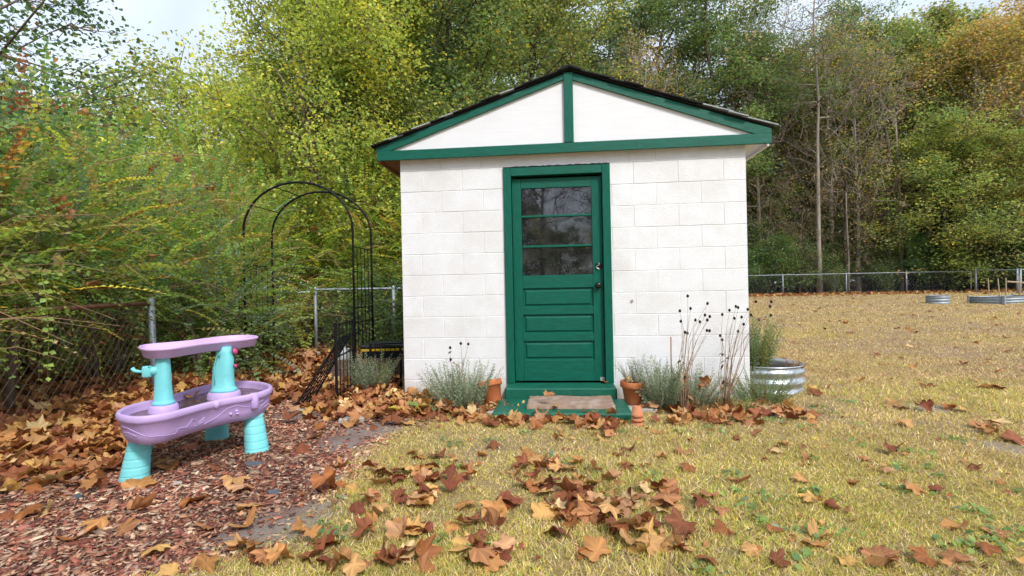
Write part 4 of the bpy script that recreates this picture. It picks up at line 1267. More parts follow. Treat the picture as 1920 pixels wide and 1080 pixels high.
# ------------------------------------------------------------------ hedge on the left
mixed = dict(gr=4, dk=1, bg=2, br=5, ol=2.2, yg=3.0, ye=1.0, og=.6, rd=.8, tn=1.2)
light = dict(yg=5, br=4.5, ye=1.9, ol=1.4, gr=1.2, og=.35, tn=.9, rd=.2)
HEDGE = [  # x, y, radii, n, weights, label
    (-4.15, 2.7, (.95, .95, 1.35), 700, mixed, 'dark green hedge bush nearest the camera at the left edge'),
    (-4.3, 4.1, (1.05, 1.0, 1.38), 860, mixed, 'green hedge bush leaning over the rusty fence rail'),
    (-4.5, 5.6, (1.15, 1.0, 1.4), 900, mixed, 'green hedge bush behind the fence end post'),
    (-4.45, 7.1, (1.25, 1.0, 1.5), 900, mixed, 'hedge bush standing left of the garden arch'),
    (-3.62, 6.0, (.72, .6, .75), 380, dict(gr=3, bg=4, dk=1, br=2, ol=1), 'low leafy bush beside the fence end post'),
    (-4.5, 8.9, (1.2, .8, 1.55), 820, light, 'yellowish hedge bush behind the left side of the arch'),
    (-3.0, 9.6, (1.2, .8, 1.6), 820, light, 'yellow green thicket seen through the garden arch'),
    (-1.6, 9.5, (.95, .8, 1.5), 640, light, 'yellow green thicket between the arch and the shed'),
    (-6.0, 4.6, (1.0, 1.3, 1.75), 560, mixed, 'tall tangled bush behind the near hedge'),
    (-6.2, 6.9, (1.1, 1.3, 1.95), 620, light, 'tall yellow green bush under the sky gap'),
    (-6.6, 9.2, (1.3, 1.2, 1.8), 560, light, 'bush far back in the hedge under the sky gap'),
    (-5.5, 2.7, (.9, 1.0, 1.6), 480, mixed, 'tall dark bush behind the hedge at the left edge'),
    (-2.2, 8.9, (.7, .35, .5), 300, dict(gr=3, dk=3, bg=1, br=1), 'low green bush along the fence behind the arch'),
    (-1.35, 7.7, (.35, .6, .55), 220, dict(gr=3, dk=3, bg=2, br=1), 'dark green bush squeezed against the shed side'),
    (-8.2, 6.0, (1.3, 1.6, 1.9), 460, mixed, 'green bush at the far left beyond the hedge'),
    (-7.4, 8.0, (1.3, 1.2, 2.05), 620, light, 'tall bush whose top meets the sky gap at its left'),
    (-5.3, 8.3, (.9, .9, 2.0), 520, light, 'tall narrow yellow green bush left behind the arch'),
    (-5.6, 5.9, (.8, .9, 1.75), 480, mixed, 'tall green bush in the second row of the hedge'),
    (-9.6, 9.5, (1.6, 1.4, 2.6), 520, mixed, 'tallest green bush at the left behind the hedge'),
]
for i, (x, y, rad, n, wt, lab) in enumerate(HEDGE):
    shrub('hedge_bush', lab, 'bush', (x, y, gz1(x, y) - .03), rad, int(n * 1.55), wt, 100 + i, zmin=.85 if i < 3 else .03, canes=60 if rad[2] > 1 else 6, group='hedge bushes along the left side', tint=(1.22, 1.36, 1.08) if wt in (mixed, light) else (1.25, 1.2, 1.05), scale=1.1 if y < 8 else 1.3)
# broad leaved tree whose twigs hang in at the top left
dk = tree_meshes(61, 4.6, .08, .35, 1.7, 26, 9500, .06, dict(dk=5, gr=3, bg=1, rd=.15, og=.1), M_twig, .35, spread=.16, flat=.5)
plant_tree(dk, Vector((-5.75, 4.8, 0)), .6, (.95, 1.02), 'dark leaved tree with twigs hanging in at the top left', 'tree')
rv = shrub('vine', 'vine with red and grey green leaves climbing at the upper left edge', 'vine', (-4.1, 3.5, 1.75), (.55, .5, .55), 170, dict(bg=3, gr=3, dk=1, rd=.6, og=.6, tn=.7), 333, tm=SPRAYS_BIG, stems=3)

# ------------------------------------------------------------------ small garden plants
def make_sprig(rs, leaves=34, lw=.2, ll=.085, bend=.15):
    V, F, S = [], [], []
    t = np.linspace(0, 1, 6)
    sx = rs.uniform(-bend, bend); sz = rs.uniform(-bend, bend)
    pth = np.stack([sx * t * t, t, sz * t * t], 1); off = 0
    for i, p in enumerate(pth):
        r = .006 * (1 - .7 * t[i])
        V += [p + (r, 0, 0), p + (-r * .5, 0, r * .86), p + (-r * .5, 0, -r * .86)]
        S += [(1.0, .85, .65)] * 3
        if i:
            a, b = 3 * (i - 1), 3 * i
            for k in range(3):
                k2 = (k + 1) % 3; F += [(a + k, a + k2, b + k2), (a + k, b + k2, b + k)]
    off = len(V); lv, lf, _ = leaf_q(lw, .05)
    for j in range(leaves):
        u = .12 + .88 * j / leaves; base = np.array([np.interp(u, t, pth[:, k]) for k in range(3)])
        a = j * 2.4
        d = np.array([[math.cos(a) * .8, rs.uniform(.4, 1.0), math.sin(a) * .8]])
        Rm = rot_from_dir(d, np.array([rs.uniform(-1, 1)]))[0]
        V += list((lv @ Rm.T) * ll * rs.uniform(.6, 1.2) * (1.1 - .5 * u) + base)
        F += [tuple(off + k for k in q) for q in lf]; sh = rs.uniform(.75, 1.25); S += [(sh, sh, sh)] * 4; off += 4
    return np.array(V), np.array(F), np.array(S)
rs = np.random.default_rng(8)
SPRIG = [make_sprig(rs) for _ in range(8)]
PAL.update(lv=(.27, .33, .23), lg=(.15, .22, .12), lp=(.17, .15, .19), ds=(.20, .20, .12))
def lavender(name, label, loc, r, h, n, weights, seed, cat='plant', spread=.55, tm=SPRIG, parent=None):
    rs = np.random.default_rng(seed)
    a = rs.uniform(0, 2 * math.pi, n); q = np.sqrt(rs.uniform(0, 1, n)) * r
    P = np.stack([np.cos(a) * q * .6, np.sin(a) * q * .6, np.zeros(n) - .01], 1)
    D = np.stack([np.cos(a) * q / r * spread, np.sin(a) * q / r * spread, np.ones(n)], 1) + rs.normal(0, .12, (n, 3))
    V, F, C = stamp(tm, rs.integers(0, len(tm), n), rot_from_dir(D, rs.uniform(0, 6.3, n)), P, h * rs.uniform(.45, 1.05, n), cols(rs, n, weights, .15))
    me = np_mesh(name, V, F, M_leaf, C)
    if parent is not None: return link('foliage', me, parent)
    e = empty(name, loc, 0, label, cat)
    link('foliage', me, e)
    m = MB()
    for i in range(5):
        b = rs.uniform(0, 6.3); m.tube([(0, 0, -.03), (math.cos(b) * r * .2, math.sin(b) * r * .2, h * .15), (math.cos(b) * r * .45, math.sin(b) * r * .45, h * .4)], [.007, .005, .002], 5)
    m.build('woody_stem', M_dead, e, True)
    return e
gw = dict(lv=3, lg=3, ds=1.2)
lavender('lavender_bush', 'grey green bushy herb left of the door beside the tipped pot', (-.47, 4.50, 0), .25, .44, 200, gw, 1, spread=.7)
lavender('lavender_bush', 'pale grey green lavender just right of the upright pot', (1.26, 4.35, 0), .18, .46, 130, dict(lv=4, lg=2), 2)
lavender('lavender_bush', 'grey green bush behind the dried flower stalks at the wall', (1.56, 4.46, 0), .22, .38, 140, gw, 3, spread=.8)
lavender('lavender_bush', 'sparse pale herb in front of the short black fence', (-1.50, 5.32, 0), .2, .44, 150, dict(lv=3, lg=3, ol=1), 4, spread=.5)
lavender('aster_plant', 'tall feathery green plant in the metal planter by the shed corner', (2.36, 4.98, .22), .22, .52, 190, dict(gr=2, lg=3, ol=2), 5, spread=.35)
lavender('aster_plant', 'low feathery green plant in front of the metal planter', (2.22, 4.52, 0), .26, .34, 130, dict(gr=2, lg=3, ol=2, ds=1), 6, spread=.7)
lavender('herb_clump', 'small green herb at the left corner of the shed', (-.86, 4.62, 0), .15, .22, 40, dict(gr=3, lg=3), 9, spread=.8)
lavender('herb_clump', 'small green weed tuft right of the dried stalks', (1.92, 4.22, 0), .16, .15, 60, dict(gr=3, br=2), 10, spread=1.1)
lavender('herb_clump', 'low grey green tuft at the foot of the wall near the right corner', (1.76, 4.42, 0), .16, .22, 50, dict(gr=2, lg=3), 12, spread=.9)
lavender('pot_plant', '', (0, 0, 0), .09, .25, 46, dict(lp=3, lv=2, tn=1), 11, spread=.6, parent=pv).location = (0, 0, .17)
lavender('dead_plant', 'dry brown plant remains in the metal planter', (2.78, 4.95, .22), .1, .17, 26, dict(tn=2, rd=2, og=1), 13, spread=.8)

def coneflower(loc, label, heads, seed):
    """dry stalks, each with a dark seed head"""
    rs = np.random.default_rng(seed)
    e = empty('dried_coneflower', loc, 0, label, 'dead plant')
    o = Vector(loc)
    for i, (px, py, Yd) in enumerate(heads):
        t = at_depth(px, py, Yd) - o
        b = Vector((rs.normal(0, .015), rs.normal(0, .015), -.02))
        mid = Vector((t.x * .38 + rs.normal(0, .03), t.y * .4, t.z * .48))
        q = Vector((t.x * .62 + rs.normal(0, .02), t.y * .7, t.z * .78))
        s = MB().tube([b, b.lerp(mid, .5), mid, q, t], [.0048, .0034, .0024, .0017, .0013], 5).build('stalk', M_dead, e, True)
        MB().lathe([(0, -.009), (.008, -.006), (.0125, .002), (.009, .013), (.003, .019), (0, .020)], 8, t).build('seed_head', M_seed, s, True)
    lf = MB()
    for i in range(9):
        a = rs.uniform(0, 6.3); z = rs.uniform(.15, .5); L = rs.uniform(.03, .07)
        p = Vector((rs.normal(0, .03), rs.normal(0, .03), z)); d = Vector((math.cos(a) * L, math.sin(a) * L, -rs.uniform(.02, .06)))
        w = d.cross(Vector((0, 0, 1))).normalized() * .012
        b = len(lf.v); lf.v += [tuple(p), tuple(p + d * .5 + w), tuple(p + d), tuple(p + d * .5 - w + Vector((0, 0, .01)))]; lf.f += [(b, b + 1, b + 2), (b, b + 2, b + 3)]
    lf.build('withered_leaves', M_dead, e)
    return e
z8 = lambda x, y, d: (1140 + x / 3.6, 520 + y / 3.6, d)
coneflower(on_plane(1280, 779), 'left one of two dried coneflower plants against the white wall', [z8(538, 130, 4.25), z8(485, 230, 4.3), z8(557, 214, 4.2), z8(672, 180, 4.25), z8(655, 258, 4.3), z8(687, 268, 4.2), z8(590, 292, 4.3), z8(620, 304, 4.25), z8(670, 292, 4.15), z8(668, 362, 4.2), z8(686, 364, 4.3), z8(520, 375, 4.2), z8(536, 380, 4.3), z8(492, 300, 4.25)], 51)
coneflower(on_plane(1356, 766), 'right one of two dried coneflower plants by the shed corner', [z8(820, 226, 4.4), z8(863, 200, 4.45), z8(878, 207, 4.4), z8(853, 280, 4.35), z8(902, 272, 4.4), z8(944, 220, 4.45), z8(966, 258, 4.35), z8(998, 168, 4.4), z8(1102, 168, 4.35), z8(1094, 200, 4.4), z8(1099, 260, 4.45), z8(1018, 290, 4.4), z8(916, 320, 4.35), z8(878, 368, 4.4), z8(757, 397, 4.35), z8(771, 425, 4.4), z8(771, 254, 4.45)], 52)
coneflower((-.52, 4.55, 0), 'three thin dry seed stalks left of the door', [(844, 653, 4.5), (864, 645, 4.5), (878, 646, 4.55), (845, 675, 4.5)], 53)
for i, (px, py, r) in enumerate(((788, 735, .12), (1372, 745, .16))):
    q = on_plane(px, py); pts = [(r * math.cos(math.pi * k / 14), .0, r * 1.6 * math.sin(math.pi * k / 14) - .01) for k in range(15)]
    s = MB().tube(pts, .0025, 5).build('wire_hoop', M_black); s.location = q; s.rotation_euler = (0, 0, .2)
    tag(s, ['thin wire plant hoop at the left foot of the shed', 'thin wire plant hoop at the right foot of the shed'][i], 'plant support')
# big green and yellow leaves at the left foot of the shed
hl = empty('broadleaf_weed', (-.83, 4.28, 0), 0, 'low weed with broad yellow and green leaves left of the step', 'plant')
rs = np.random.default_rng(14)
for i in range(9):
    a = rs.uniform(0, 6.3); V, F, _ = leaf_t(.32, .1, .2)
    Rm = rot_from_dir(np.array([[math.cos(a), math.sin(a), rs.uniform(.2, .9)]]), np.array([0.0]))[0]
    V = (V @ Rm.T) * rs.uniform(.08, .14) + np.array([rs.normal(0, .06), rs.normal(0, .04), .05])
    C = np.tile(np.array([PAL['ye'], PAL['br'], PAL['gr']][i % 3]), (7, 1))
    link('leaf', np_mesh('leaf', V, F, M_leaf, C), hl)

# ------------------------------------------------------------------ fallen sycamore leaves
HALF = [(-72, .24), (-55, .44), (-35, .58), (-16, .74), (-4, .62), (10, .67), (20, .80), (36, 1.0), (46, .84), (56, .70), (66, .70), (75, .88), (83, .92), (90, 1.10)]
OUTL = HALF + [(180 - a, r) for a, r in HALF[-2::-1]]
def syc(rs, rings=2, crumple=1.0):
    n = len(OUTL)
    ang = np.array([math.radians(a) for a, _ in OUTL]); rad = np.array([r for _, r in OUTL]) * rs.uniform(.9, 1.1, n)
    outer = np.stack([np.cos(ang) * rad, np.sin(ang) * rad], 1)
    P = [np.array([[0, .02]])]
    if rings == 2: P.append(outer * np.array([.55]) * (1 + 0 * rad[:, None]))
    P.append(outer)
    xy = np.concatenate(P)
    x, y = xy[:, 0], xy[:, 1] - .25
    rr = np.hypot(x, y)
    ph = rs.uniform(0, 6.3, 4); th = np.arctan2(y, x)
    k1, k2 = rs.uniform(-.55, .75) * crumple, rs.uniform(-.45, .55) * crumple
    z = k1 * x * x + k2 * y * y + crumple * (.16 * rr * np.sin(2 * th + ph[0]) + .13 * rr * np.sin(3 * th + ph[1]) + .09 * rr * rr * np.sin(5 * th + ph[2])) + rs.normal(0, .035, len(x)) * crumple
    curl = rs.uniform(-.5, .9) * crumple
    tip = np.clip(rr - .55, 0, 1); z = z + curl * tip
    xs_, ys_ = x * (1 - .25 * abs(curl) * tip), y * (1 - .25 * abs(curl) * tip)
    V = np.stack([xs_, ys_, z - z.min()], 1)
    F = []
    a0 = 1
    for k in range(n - 1): F.append((0, a0 + k, a0 + k + 1))
    F.append((0, a0 + n - 1, a0))
    if rings == 2:
        for k in range(n):
            k2_ = (k + 1) % n
            F += [(1 + k, 1 + n + k, 1 + n + k2_), (1 + k, 1 + n + k2_, 1 + k2_)]
    vein = np.array([1.25 if a in (-16, 36, 90, 144, 196) else .88 for a, _ in OUTL])
    sh = np.concatenate([[1.1], vein, vein * .92]) if rings == 2 else np.concatenate([[1.1], vein])
    sh = sh * rs.uniform(.9, 1.1, len(sh))
    S = np.stack([sh, sh, sh], 1)
    # petiole
    b = len(V); c = V[0]; L = rs.uniform(.5, .9); sx = rs.uniform(-.3, .3)
    st = np.array([c + (-.016, 0, .01), c + (.016, 0, .01), c + (sx * .5 + .012, -L * .5, .05), c + (sx, -L, rs.uniform(.02, .25))])
    V = np.concatenate([V, st]); F += [(b, b + 1, b + 2), (b, b + 2, b + 3)]; S = np.concatenate([S, np.full((4, 3), .7)])
    return V, np.array(F), S
rs = np.random.default_rng(3)
SYC = [syc(rs, 2, rs.uniform(.6, 1.6)) for _ in range(16)]
SYC1 = [syc(rs, 1, rs.uniform(.5, 1.2)) for _ in range(12)]
SYC_ME = [np_mesh('fallen_leaf', V, F, M_dry, S) for V, F, S in SYC]
DRY = np.array([(.46, .22, .075), (.54, .30, .115), (.32, .12, .04), (.58, .34, .11), (.42, .19, .08), (.20, .06, .028), (.52, .28, .14), (.66, .46, .22), (.26, .09, .04)])
DRYW = {'lawn': [2.2, 1.4, 2.4, .7, 2.2, 2.0, .8, .5, 2.2], 'gold': [2.2, 1.6, 2, 1.6, 1.4, 1.2, .4, .5, 1.4], 'red': [1.4, 1, 2, .6, 2, 2, 1.4, .5, 1.8]}
n_leaf_made = 0
def dry_cols(n, kind):
    w = np.array(DRYW[kind]); w = w / w.sum()
    return DRY[rs.choice(len(DRY), n, p=w)] * np.exp(rs.normal(0, .13, (n, 1)))
def fallen(p, size, kind, label, group, tilt=.28, lift=.0):
    global n_leaf_made
    o = link('fallen_leaf', SYC_ME[int(rs.integers(0, len(SYC_ME)))])
    o.location = (p[0], p[1], p[2] + .006 + lift)
    o.rotation_euler = (rs.normal(0, tilt), rs.normal(0, tilt), rs.uniform(0, 6.3))
    if rs.random() < .4: o.rotation_euler = (math.pi + rs.normal(0, tilt), rs.normal(0, tilt), rs.uniform(0, 6.3)); o.location.z += size * .45
    s = size * rs.uniform(.85, 1.15); o.scale = (s, s, s * rs.uniform(.7, 1.05))
    c = dry_cols(1, kind)[0]; o.color = (*c, 1)
    tag(o, label.replace('@', tone(c)), 'leaf', group)
    n_leaf_made += 1
    return o
def tone(c):
    return 'pale tan' if c[0] > .46 else 'orange brown' if c[0] > .36 else 'brown' if c[0] > .27 else 'dark red brown'
LAWN = ('@ sycamore leaf lying on the lawn', 'fallen leaves on the lawn')
FOOT = ('@ sycamore leaf in the drift along the foot of the shed', 'leaf drift at the foot of the shed')
MUL = ('@ sycamore leaf lying on the red mulch near the play table', 'fallen leaves on the mulch')
DRIFT = ('@ sycamore leaf in the deep drift by the left fence', 'leaf drift by the left fence')
FARL = ('@ dry leaf on the lawn right of the shed', 'fallen leaves on the right hand lawn')
clusters = [(750, 900, 26, 12, 8), (827, 902, 30, 12, 10), (740, 953, 32, 12, 9), (792, 937, 22, 10, 4), (773, 1003, 24, 8, 5), (787, 1053, 26, 12, 5), (905, 1040, 30, 14, 9), (925, 990, 26, 8, 5),
            (975, 950, 22, 8, 3), (1007, 880, 20, 8, 5), (1043, 878, 22, 8, 7), (1015, 912, 24, 8, 6), (1060, 940, 30, 12, 9), (1123, 897, 20, 8, 3), (1060, 983, 20, 8, 4), (1110, 975, 30, 12, 10),
            (1170, 948, 34, 14, 12), (1215, 925, 24, 8, 5), (1255, 953, 16, 8, 5), (1187, 1005, 34, 12, 11), (1100, 1047, 8, 6, 2), (1233, 1030, 22, 10, 5), (657, 920, 12, 6, 2), (657, 1012, 8, 4, 1),
            (720, 1047, 14, 6, 2), (665, 1068, 16, 8, 3), (590, 1053, 14, 6, 2), (482, 1035, 26, 8, 5), (483, 1062, 22, 6, 3), (383, 1073, 12, 6, 2), (585, 1017, 6, 4, 1), (1007, 768 + 28, 20, 4, 2)]
def lawn_place(px, py):
    if py < 872: return 'on the grass close to the shed step'
    if px < 640: return 'on the lawn corner beside the mulch'
    if px < 860: return 'in the leaf patch on the lawn below the left bush'
    if px < 985: return 'in the bottom middle of the lawn'
    if px < 1300: return 'in the big leaf heap on the lawn below the door' if py < 970 else 'at the front of the big leaf heap below the door'
    return 'lying singly on the open lawn at the right'
more_x, more_y = [], []
for (cx, cy, sx, sy, n) in clusters:
    for i in range(n):
        if rs.random() < .22:
            q = ground_pt(cx + rs.normal(0, sx), min(cy + rs.normal(0, sy), 1084)); more_x.append(q.x); more_y.append(q.y); continue
        px = cx + rs.normal(0, sx)
        py = min(cy + rs.normal(0, sy), 1084)
        fallen(ground_pt(px, py), rs.uniform(.058, .083), 'lawn', '@ sycamore leaf ' + lawn_place(px, py), LAWN[1], tilt=.38, lift=rs.uniform(0, .03) if n > 4 else 0)
singles = [(873, 957), (920, 953), (840, 997), (1387, 905), (1327, 935), (1318, 948), (1350, 962), (1360, 1003), (1453, 1000), (1523, 945), (1560, 955), (1500, 905), (1600, 910), (1717, 923), (1757, 922), (1537, 1010), (1528, 1026), (1647, 1045), (1790, 1053), (1873, 1007), (1787, 993), (1417, 817),
           (1383, 825), (1457, 851), (1470, 836), (1670, 851), (1662, 888), (1620, 864), (1515, 866), (1823, 882), (1730, 1057), (1407, 1043), (820, 860), (925, 840), (983, 845), (905, 857), (853, 866), (783, 860), (700, 875), (772, 853), (1050, 828), (1005, 808), (1135, 829), (1140, 818), (1233, 815), (1180, 847),
           (1160, 855), (1175, 875), (1288, 852), (873, 882), (640, 880), (1240, 860), (560, 1000), (1660, 1068), (1853, 1040), (1590, 1060), (1460, 1060), (1290, 885), (1330, 1060)]
for px, py in singles:
    fallen(ground_pt(px, py), rs.uniform(.05, .072), 'lawn', '@ sycamore leaf ' + lawn_place(px, py), LAWN[1], tilt=.2)
for px, py in ((1677, 762), (1690, 768), (1860, 800), (1848, 806), (1873, 798), (1855, 815), (1835, 803), (1898, 826), (1910, 832), (1780, 768), (1800, 772), (1735, 770), (1605, 716), (1870, 730), (1740, 727), (1850, 728), (1545, 728), (1522, 735), (1530, 742), (1700, 800)):
    fallen(ground_pt(px, py), .085, 'lawn', *FARL, tilt=.25)
for i in range(100):
    px = rs.uniform(735, 1440)
    base_y = np.interp(px, [735, 800, 930, 1180, 1300, 1440], [772, 780, 793, 797, 793, 790])
    q = ground_pt(px, base_y + rs.normal(0, 4.5))
    if 1165 < px < 1222: continue
    if i >= 42:
        more_x.append(q.x); more_y.append(q.y); continue
    fallen(q, rs.uniform(.06, .082), 'red' if rs.random() < .5 else 'lawn', *FOOT, tilt=.6, lift=rs.uniform(.0, .03))
for px, py in ((593, 823), (567, 848), (613, 920), (605, 927), (400, 888), (443, 908), (450, 925), (467, 958), (363, 945), (393, 995), (463, 990), (267, 957), (180, 990), (240, 997), (53, 970), (143, 1010), (87, 908), (290, 1043), (180, 915), (262, 915), (600, 806), (660, 800), (330, 880)):
    fallen(ground_pt(px, py), rs.uniform(.075, .095), 'gold', *MUL, tilt=.28)
for i in range(70):
    q = ground_pt(rs.uniform(-5, 225), rs.uniform(795, 898))
    if i >= 26:
        more_x.append(q.x); more_y.append(q.y); continue
    fallen(q, .075, 'gold' if rs.random() < .4 else 'red', *DRIFT, tilt=.4, lift=rs.uniform(.0, .05))
for i, (px, py, z, lab) in enumerate(((1030, 742, .165, 'curled brown leaf on the mat edge at the threshold'), (1042, 762, .085, 'pinkish dry leaf lying on the middle of the doormat'), (1133, 716, .165, 'small brown leaf caught in the corner of the door'))):
    q = on_plane(px, py, z); o = fallen(q, .05 if i != 0 else .065, 'lawn', lab, 'leaves on the step', .3); o.location.z = z
q = on_plane(363, 744, .362); o = fallen(q, .06, 'lawn', 'brown leaf floating in the play table basin', 'leaves on the step', .4); o['group'] = 'leaf in the basin'; o.location.z = .362
q = on_plane(1175, 705, .21); o = fallen(q, .055, 'gold', 'tan leaf resting in the upright terracotta pot', 'leaf in the pot', .3); o.location = pv.location + Vector((-.045, -.03, .215)); o.rotation_euler = (1.1, .2, .4)
for px, py, z in ((1270, 712, .30), (1310, 722, .27), (1322, 715, .3), (1290, 735, .2), (1300, 755, .15)):
    d = at_depth(px, py, 4.35); o = fallen(d, .07, 'red', 'dark red leaf caught in the bush by the dried stalks', 'leaves caught in the wall bush', .9)
    o.location = d

for i, (px, py) in enumerate(((395, 350), (205, 355), (130, 400), (70, 395), (105, 380), (290, 470), (175, 540), (590, 430), (250, 440), (60, 270), (155, 220), (345, 590), (30, 330), (330, 300))):
    Yd = 3.62 * FPX / (960 - px) if px < 450 else 8.3
    d = at_depth(px, py, Yd); o = fallen(d, .085, 'red', '@ dead leaf caught in the hedge twigs', 'dead leaves caught in the hedge', .9); o.location = d

# the countless rest of the leaves
def litter_mesh(name, label, X_, Y_, size, kind, lift=.03, tilt=.45):
    n = len(X_)
    ok = ~in_shed(X_, Y_, .02)
    X_, Y_ = X_[ok], Y_[ok]; n = len(X_)
    yaw = rs.uniform(0, 6.3, n); tx, ty = rs.normal(0, tilt, n), rs.normal(0, tilt, n)
    D = np.stack([np.cos(yaw), np.sin(yaw), tx], 1)
    Rm = rot_from_dir(D, ty + np.where(rs.random(n) < .4, math.pi, 0))
    T = np.stack([X_, Y_, gz(X_, Y_) + .012 + rs.uniform(0, lift, n)], 1)
    V, F, C = stamp(SYC1, rs.integers(0, len(SYC1), n), Rm, T, size * rs.uniform(.75, 1.2, n), dry_cols(n, kind))
    o = link(name, np_mesh(name, V, F, M_dry, C)); tag(o, label, 'leaf litter', kind='stuff')
    return o
U = lambda a, b, n: rs.uniform(a, b, n)
litter_mesh('leaf_litter', 'thick carpet of fallen leaves under the left fence', np.concatenate([rs.normal(-3.2, .38, 800), U(-3.6, -2.4, 350)]), np.concatenate([U(2.3, 5.6, 800), U(3.2, 6.2, 350)]), .075, 'gold', .05)
litter_mesh('leaf_litter', 'red brown leaves covering the ground under the arch', U(-3.6, -1.25, 1500), U(4.9, 9.2, 1500), .08, 'red', .05)
litter_mesh('leaf_litter', 'dark leaf litter behind the hedge fence', U(-7.0, -3.6, 1500), U(1.5, 8.6, 1500), .085, 'red', .06)
litter_mesh('leaf_litter', 'further dry leaves lying between the larger ones', np.repeat(more_x, 2) + rs.normal(0, .05, 2 * len(more_x)), np.repeat(more_y, 2) + rs.normal(0, .05, 2 * len(more_x)), .07, 'lawn', .03)
q0, q1 = rs.normal(-1.25, .28, 420), rs.normal(4.55, .24, 420)
litter_mesh('leaf_litter', 'heap of red brown leaves at the left corner of the shed', q0, q1, .078, 'red', .06)
sx_ = U(-.9, 2.3, 300); sx_ = sx_[(sx_ < .80) | (sx_ > 1.08)]; litter_mesh('leaf_litter', 'leaf fragments along the shed foot', sx_, 4.28 - .095 * sx_ + rs.normal(0, .14, len(sx_)), .06, 'red', .03)
far_y = 5 + 21 * rs.random(320) ** .8
litter_mesh('leaf_litter', 'sparse leaves strewn over the far lawn', U(.13, 1.1, 320) * far_y, far_y, .07, 'lawn', .01, .25)
litter_mesh('leaf_litter', 'leaves gathered along the fence of the wood', U(8, 30, 1500), rs.normal(26.4, .9, 1500), .10, 'gold', .04)
sm_y = 1.7 + 4.5 * rs.random(260) ** 1.2
litter_mesh('leaf_litter', 'small leaf scraps on the lawn', U(-.6, 1.05, 260) * sm_y, sm_y, .022, 'lawn', .01, .3)

# ------------------------------------------------------------------ grass, bark chips, weeds
def in_frustum(n, y0, y1, p=1.0):
    u = rs.random(n)
    y = np.exp(np.log(y0) + (np.log(y1) - np.log(y0)) * u ** p)
    x = rs.uniform(-1, 1, n) * (1.12 * y + .7)
    return x, y
def on_lawn(x, y, pad=.0):
    return (mulch_sd(x, y) < .02 - np.abs(rs.normal(0, .09, len(x))) + pad) & ~in_shed(x, y, .03) & (x > -3.2)
st_c = stp.location
def off_step(x, y):
    dx, dy = x - st_c.x, y - st_c.y
    return ~((np.abs(dx) < .57) & (np.abs(dy) < .30))
x, y = in_frustum(760000, 1.55, 25.5, 1.12)
ok = on_lawn(x, y) & off_step(x, y)
thin = vnoise(x, y, 3.0, 21) * .5 + vnoise(x, y, 9, 22) * .5
ok &= (thin > .36) | (rs.random(len(x)) < .4)
for p, r in SANDS:
    ok &= rs.random(len(x)) > sstep(1.25, .5, np.hypot(x - p.x, y - p.y) / r) * .8
x, y = x[ok], y[ok]; n = len(x)
h = rs.uniform(.010, .027, n) * (.6 + .8 * vnoise(x, y, 2.2, 23)) * (1 + .03 * y)
wd = rs.uniform(.0012, .0028, n) * (.7 + .28 * y)
a = rs.uniform(0, 6.3, n); lean = np.abs(rs.normal(.0, 1.1, n)) * h
b2 = rs.uniform(0, 6.3, n)
z = gz(x, y) - .002
B = np.stack([x, y, z], 1); sd = np.stack([np.cos(b2) * wd, np.sin(b2) * wd, np.zeros(n)], 1)
tip = B + np.stack([np.cos(a) * lean, np.sin(a) * lean, h], 1)
V = np.stack([B - sd, B + sd, tip], 1).reshape(-1, 3)
GP = np.array([(.70, .55, .15), (.78, .63, .25), (.58, .44, .14), (.82, .70, .42), (.63, .45, .29), (.58, .55, .11), (.35, .44, .08), (.46, .30, .20)])
m1 = vnoise(x, y, .55, 24) * .55 + vnoise(x, y, 2.3, 25) * .25 + vnoise(x, y * 1.6, .23, 26) * .45 - .12 + sstep(.4, 3.2, x) * .12 + sstep(4.4, 8, y) * .42 - sstep(4.4, 2.4, y) * .18
pm_ = ground_pt(1680, 676)
m1 = m1 + .75 * sstep(1.3, .5, np.hypot((x - pm_.x) / 3.2, (y - pm_.y) / 1.3) + (vnoise(x, y, 1.2, 28) - .5) * .5)
m1 = np.clip(m1, 0, 1.15)
w = np.stack([.3 + 1.4 * np.clip(1 - m1, 0, 1), .9 + 0 * m1, .9 + 0 * m1, .5 + .8 * m1, .3 + 3.0 * m1 ** 2, 2.6 * np.clip(.95 - m1, 0, 1), 5.0 * np.clip(.62 - m1, 0, 1), .3 + 3.2 * m1 ** 2], 1)
cw_ = np.cumsum(w / w.sum(1, keepdims=True), 1)
ci = (rs.random(n)[:, None] > cw_).sum(1).clip(0, 7)
C = GP[ci] * np.exp(rs.normal(0, .2, (n, 1))) * (.82 + .3 * vnoise(x, y, 6, 27))[:, None]
F = np.arange(n * 3).reshape(-1, 3)
o = link('lawn_grass', np_mesh('lawn_grass', V, F, M_grassblade, np.repeat(C, 3, 0))); tag(o, 'short dormant yellow and tan grass blades of the lawn', 'grass', kind='stuff')

# chips
ct = MB().box((-.5, -.5, -.5), (.5, .5, .5)); cv = np.array(ct.v); cf = np.array([t for q_ in ct.f for t in ((q_[0], q_[1], q_[2]), (q_[0], q_[2], q_[3]))])
CH = []
for k in range(8):
    v = cv * np.array([rs.uniform(.25, .5), 1, rs.uniform(.10, .2)]) + rs.normal(0, .06, cv.shape) * np.array([1, 1, .5]); CH.append((v, cf, np.ones((8, 3)) * rs.uniform(.85, 1.15, (8, 1))))
x = rs.uniform(-3.3, -.6, 70000); y = np.exp(rs.uniform(math.log(1.6), math.log(5.6), 70000))
ok = (mulch_sd(x, y) > -.02 - np.abs(rs.normal(0, .10, len(x)))) & (np.abs(x) < 1.15 * y + .8) & ~in_shed(x, y, .03)
sd_ = np.zeros(len(x))
for p, r in SANDS: sd_ = np.maximum(sd_, sstep(1.2, .5, np.hypot(x - p.x, y - p.y) / r))
ok &= rs.random(len(x)) > sd_ * .85
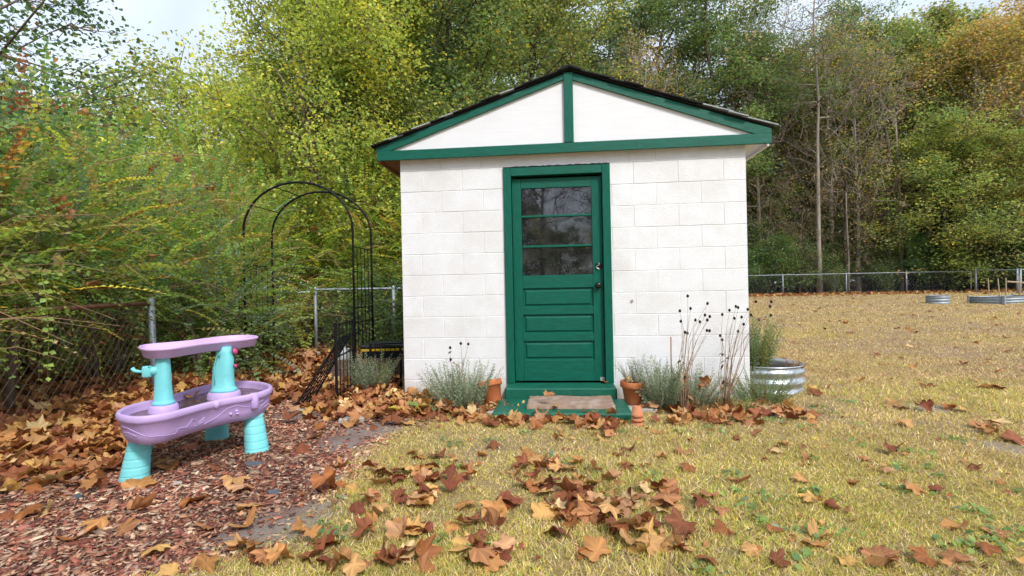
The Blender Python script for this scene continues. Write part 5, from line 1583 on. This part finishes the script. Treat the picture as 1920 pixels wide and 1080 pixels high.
x, y = x[ok][:26000], y[ok][:26000]; n = len(x)
a = rs.uniform(0, 6.3, n)
Rm = rot_from_dir(np.stack([np.cos(a), np.sin(a), rs.normal(0, .25, n)], 1), rs.normal(0, .35, n))
BP = np.array([(.30, .105, .065), (.22, .075, .052), (.35, .15, .095), (.44, .25, .15), (.54, .40, .28), (.13, .055, .042), (.31, .12, .09), (.48, .31, .21), (.33, .22, .16), (.40, .20, .12)])
C = BP[rs.integers(0, 10, n)] * np.exp(rs.normal(0, .22, (n, 1))) * (.7 + .6 * vnoise(x, y, 2.5, 31))[:, None]
V, F, C = stamp(CH, rs.integers(0, 8, n), Rm, np.stack([x, y, gz(x, y) + rs.uniform(.0, .010, n)], 1), np.exp(rs.normal(math.log(.022), .42, n)), C)
o = link('bark_mulch', np_mesh('bark_mulch', V, F, M_chip, C)); tag(o, 'red brown bark mulch chips on the left', 'mulch', kind='stuff')

# green weeds in the lawn
WPX = [(1440, 935), (1457, 935), (1383, 950), (1375, 930), (1375, 890), (1523, 925), (1530, 925), (1690, 922), (1760, 930), (1830, 963), (1843, 967), (1565, 1008), (1580, 1012), (1425, 985), (1485, 1008), (1510, 1052), (1885, 1000), (1905, 1010), (1865, 1022), (1800, 1030), (1780, 825), (1810, 835), (1710, 848), (1730, 852), (1600, 832), (1520, 860), (1545, 775), (1530, 765), (1590, 755), (1515, 800), (1330, 806), (1350, 810), (1280, 812), (990, 815), (925, 828), (850, 832), (857, 838), (840, 872), (1015, 860), (1075, 868), (900, 1025), (820, 1020), (1230, 897), (1750, 880), (1770, 897), (1910, 925), (600, 985), (620, 1010), (1310, 1075), (1160, 810), (1420, 790), (1455, 790), (1480, 770), (660, 940), (1690, 880), (1620, 800)]
T_, S_ = [], []
for px, py in WPX:
    c = ground_pt(px, py)
    for k in range(int(rs.integers(9, 20))):
        qx, qy = c.x + rs.normal(0, .045), c.y + rs.normal(0, .035)
        T_.append((qx, qy, gz1(qx, qy) + .008)); S_.append(rs.uniform(.018, .042))
T_ = np.array(T_); S_ = np.array(S_); n = len(T_); a = rs.uniform(0, 6.3, n)
Rm = rot_from_dir(np.stack([np.cos(a), np.sin(a), rs.uniform(.15, .9, n)], 1), rs.normal(0, .3, n))
V, F, C = stamp([leaf_t(.3, .06, .1), leaf_t(.42, .06, .1)], rs.integers(0, 2, n), Rm, T_, S_, cols(rs, n, dict(gr=3, br=4, bg=.3), .2))
o = link('lawn_weeds', np_mesh('lawn_weeds', V, F, M_leaf, C)); tag(o, 'small green weed rosettes dotted over the lawn', 'weeds', kind='stuff')
print('individual leaves', n_leaf_made, 'tris', sum(len(m.polygons) for m in bpy.data.meshes))
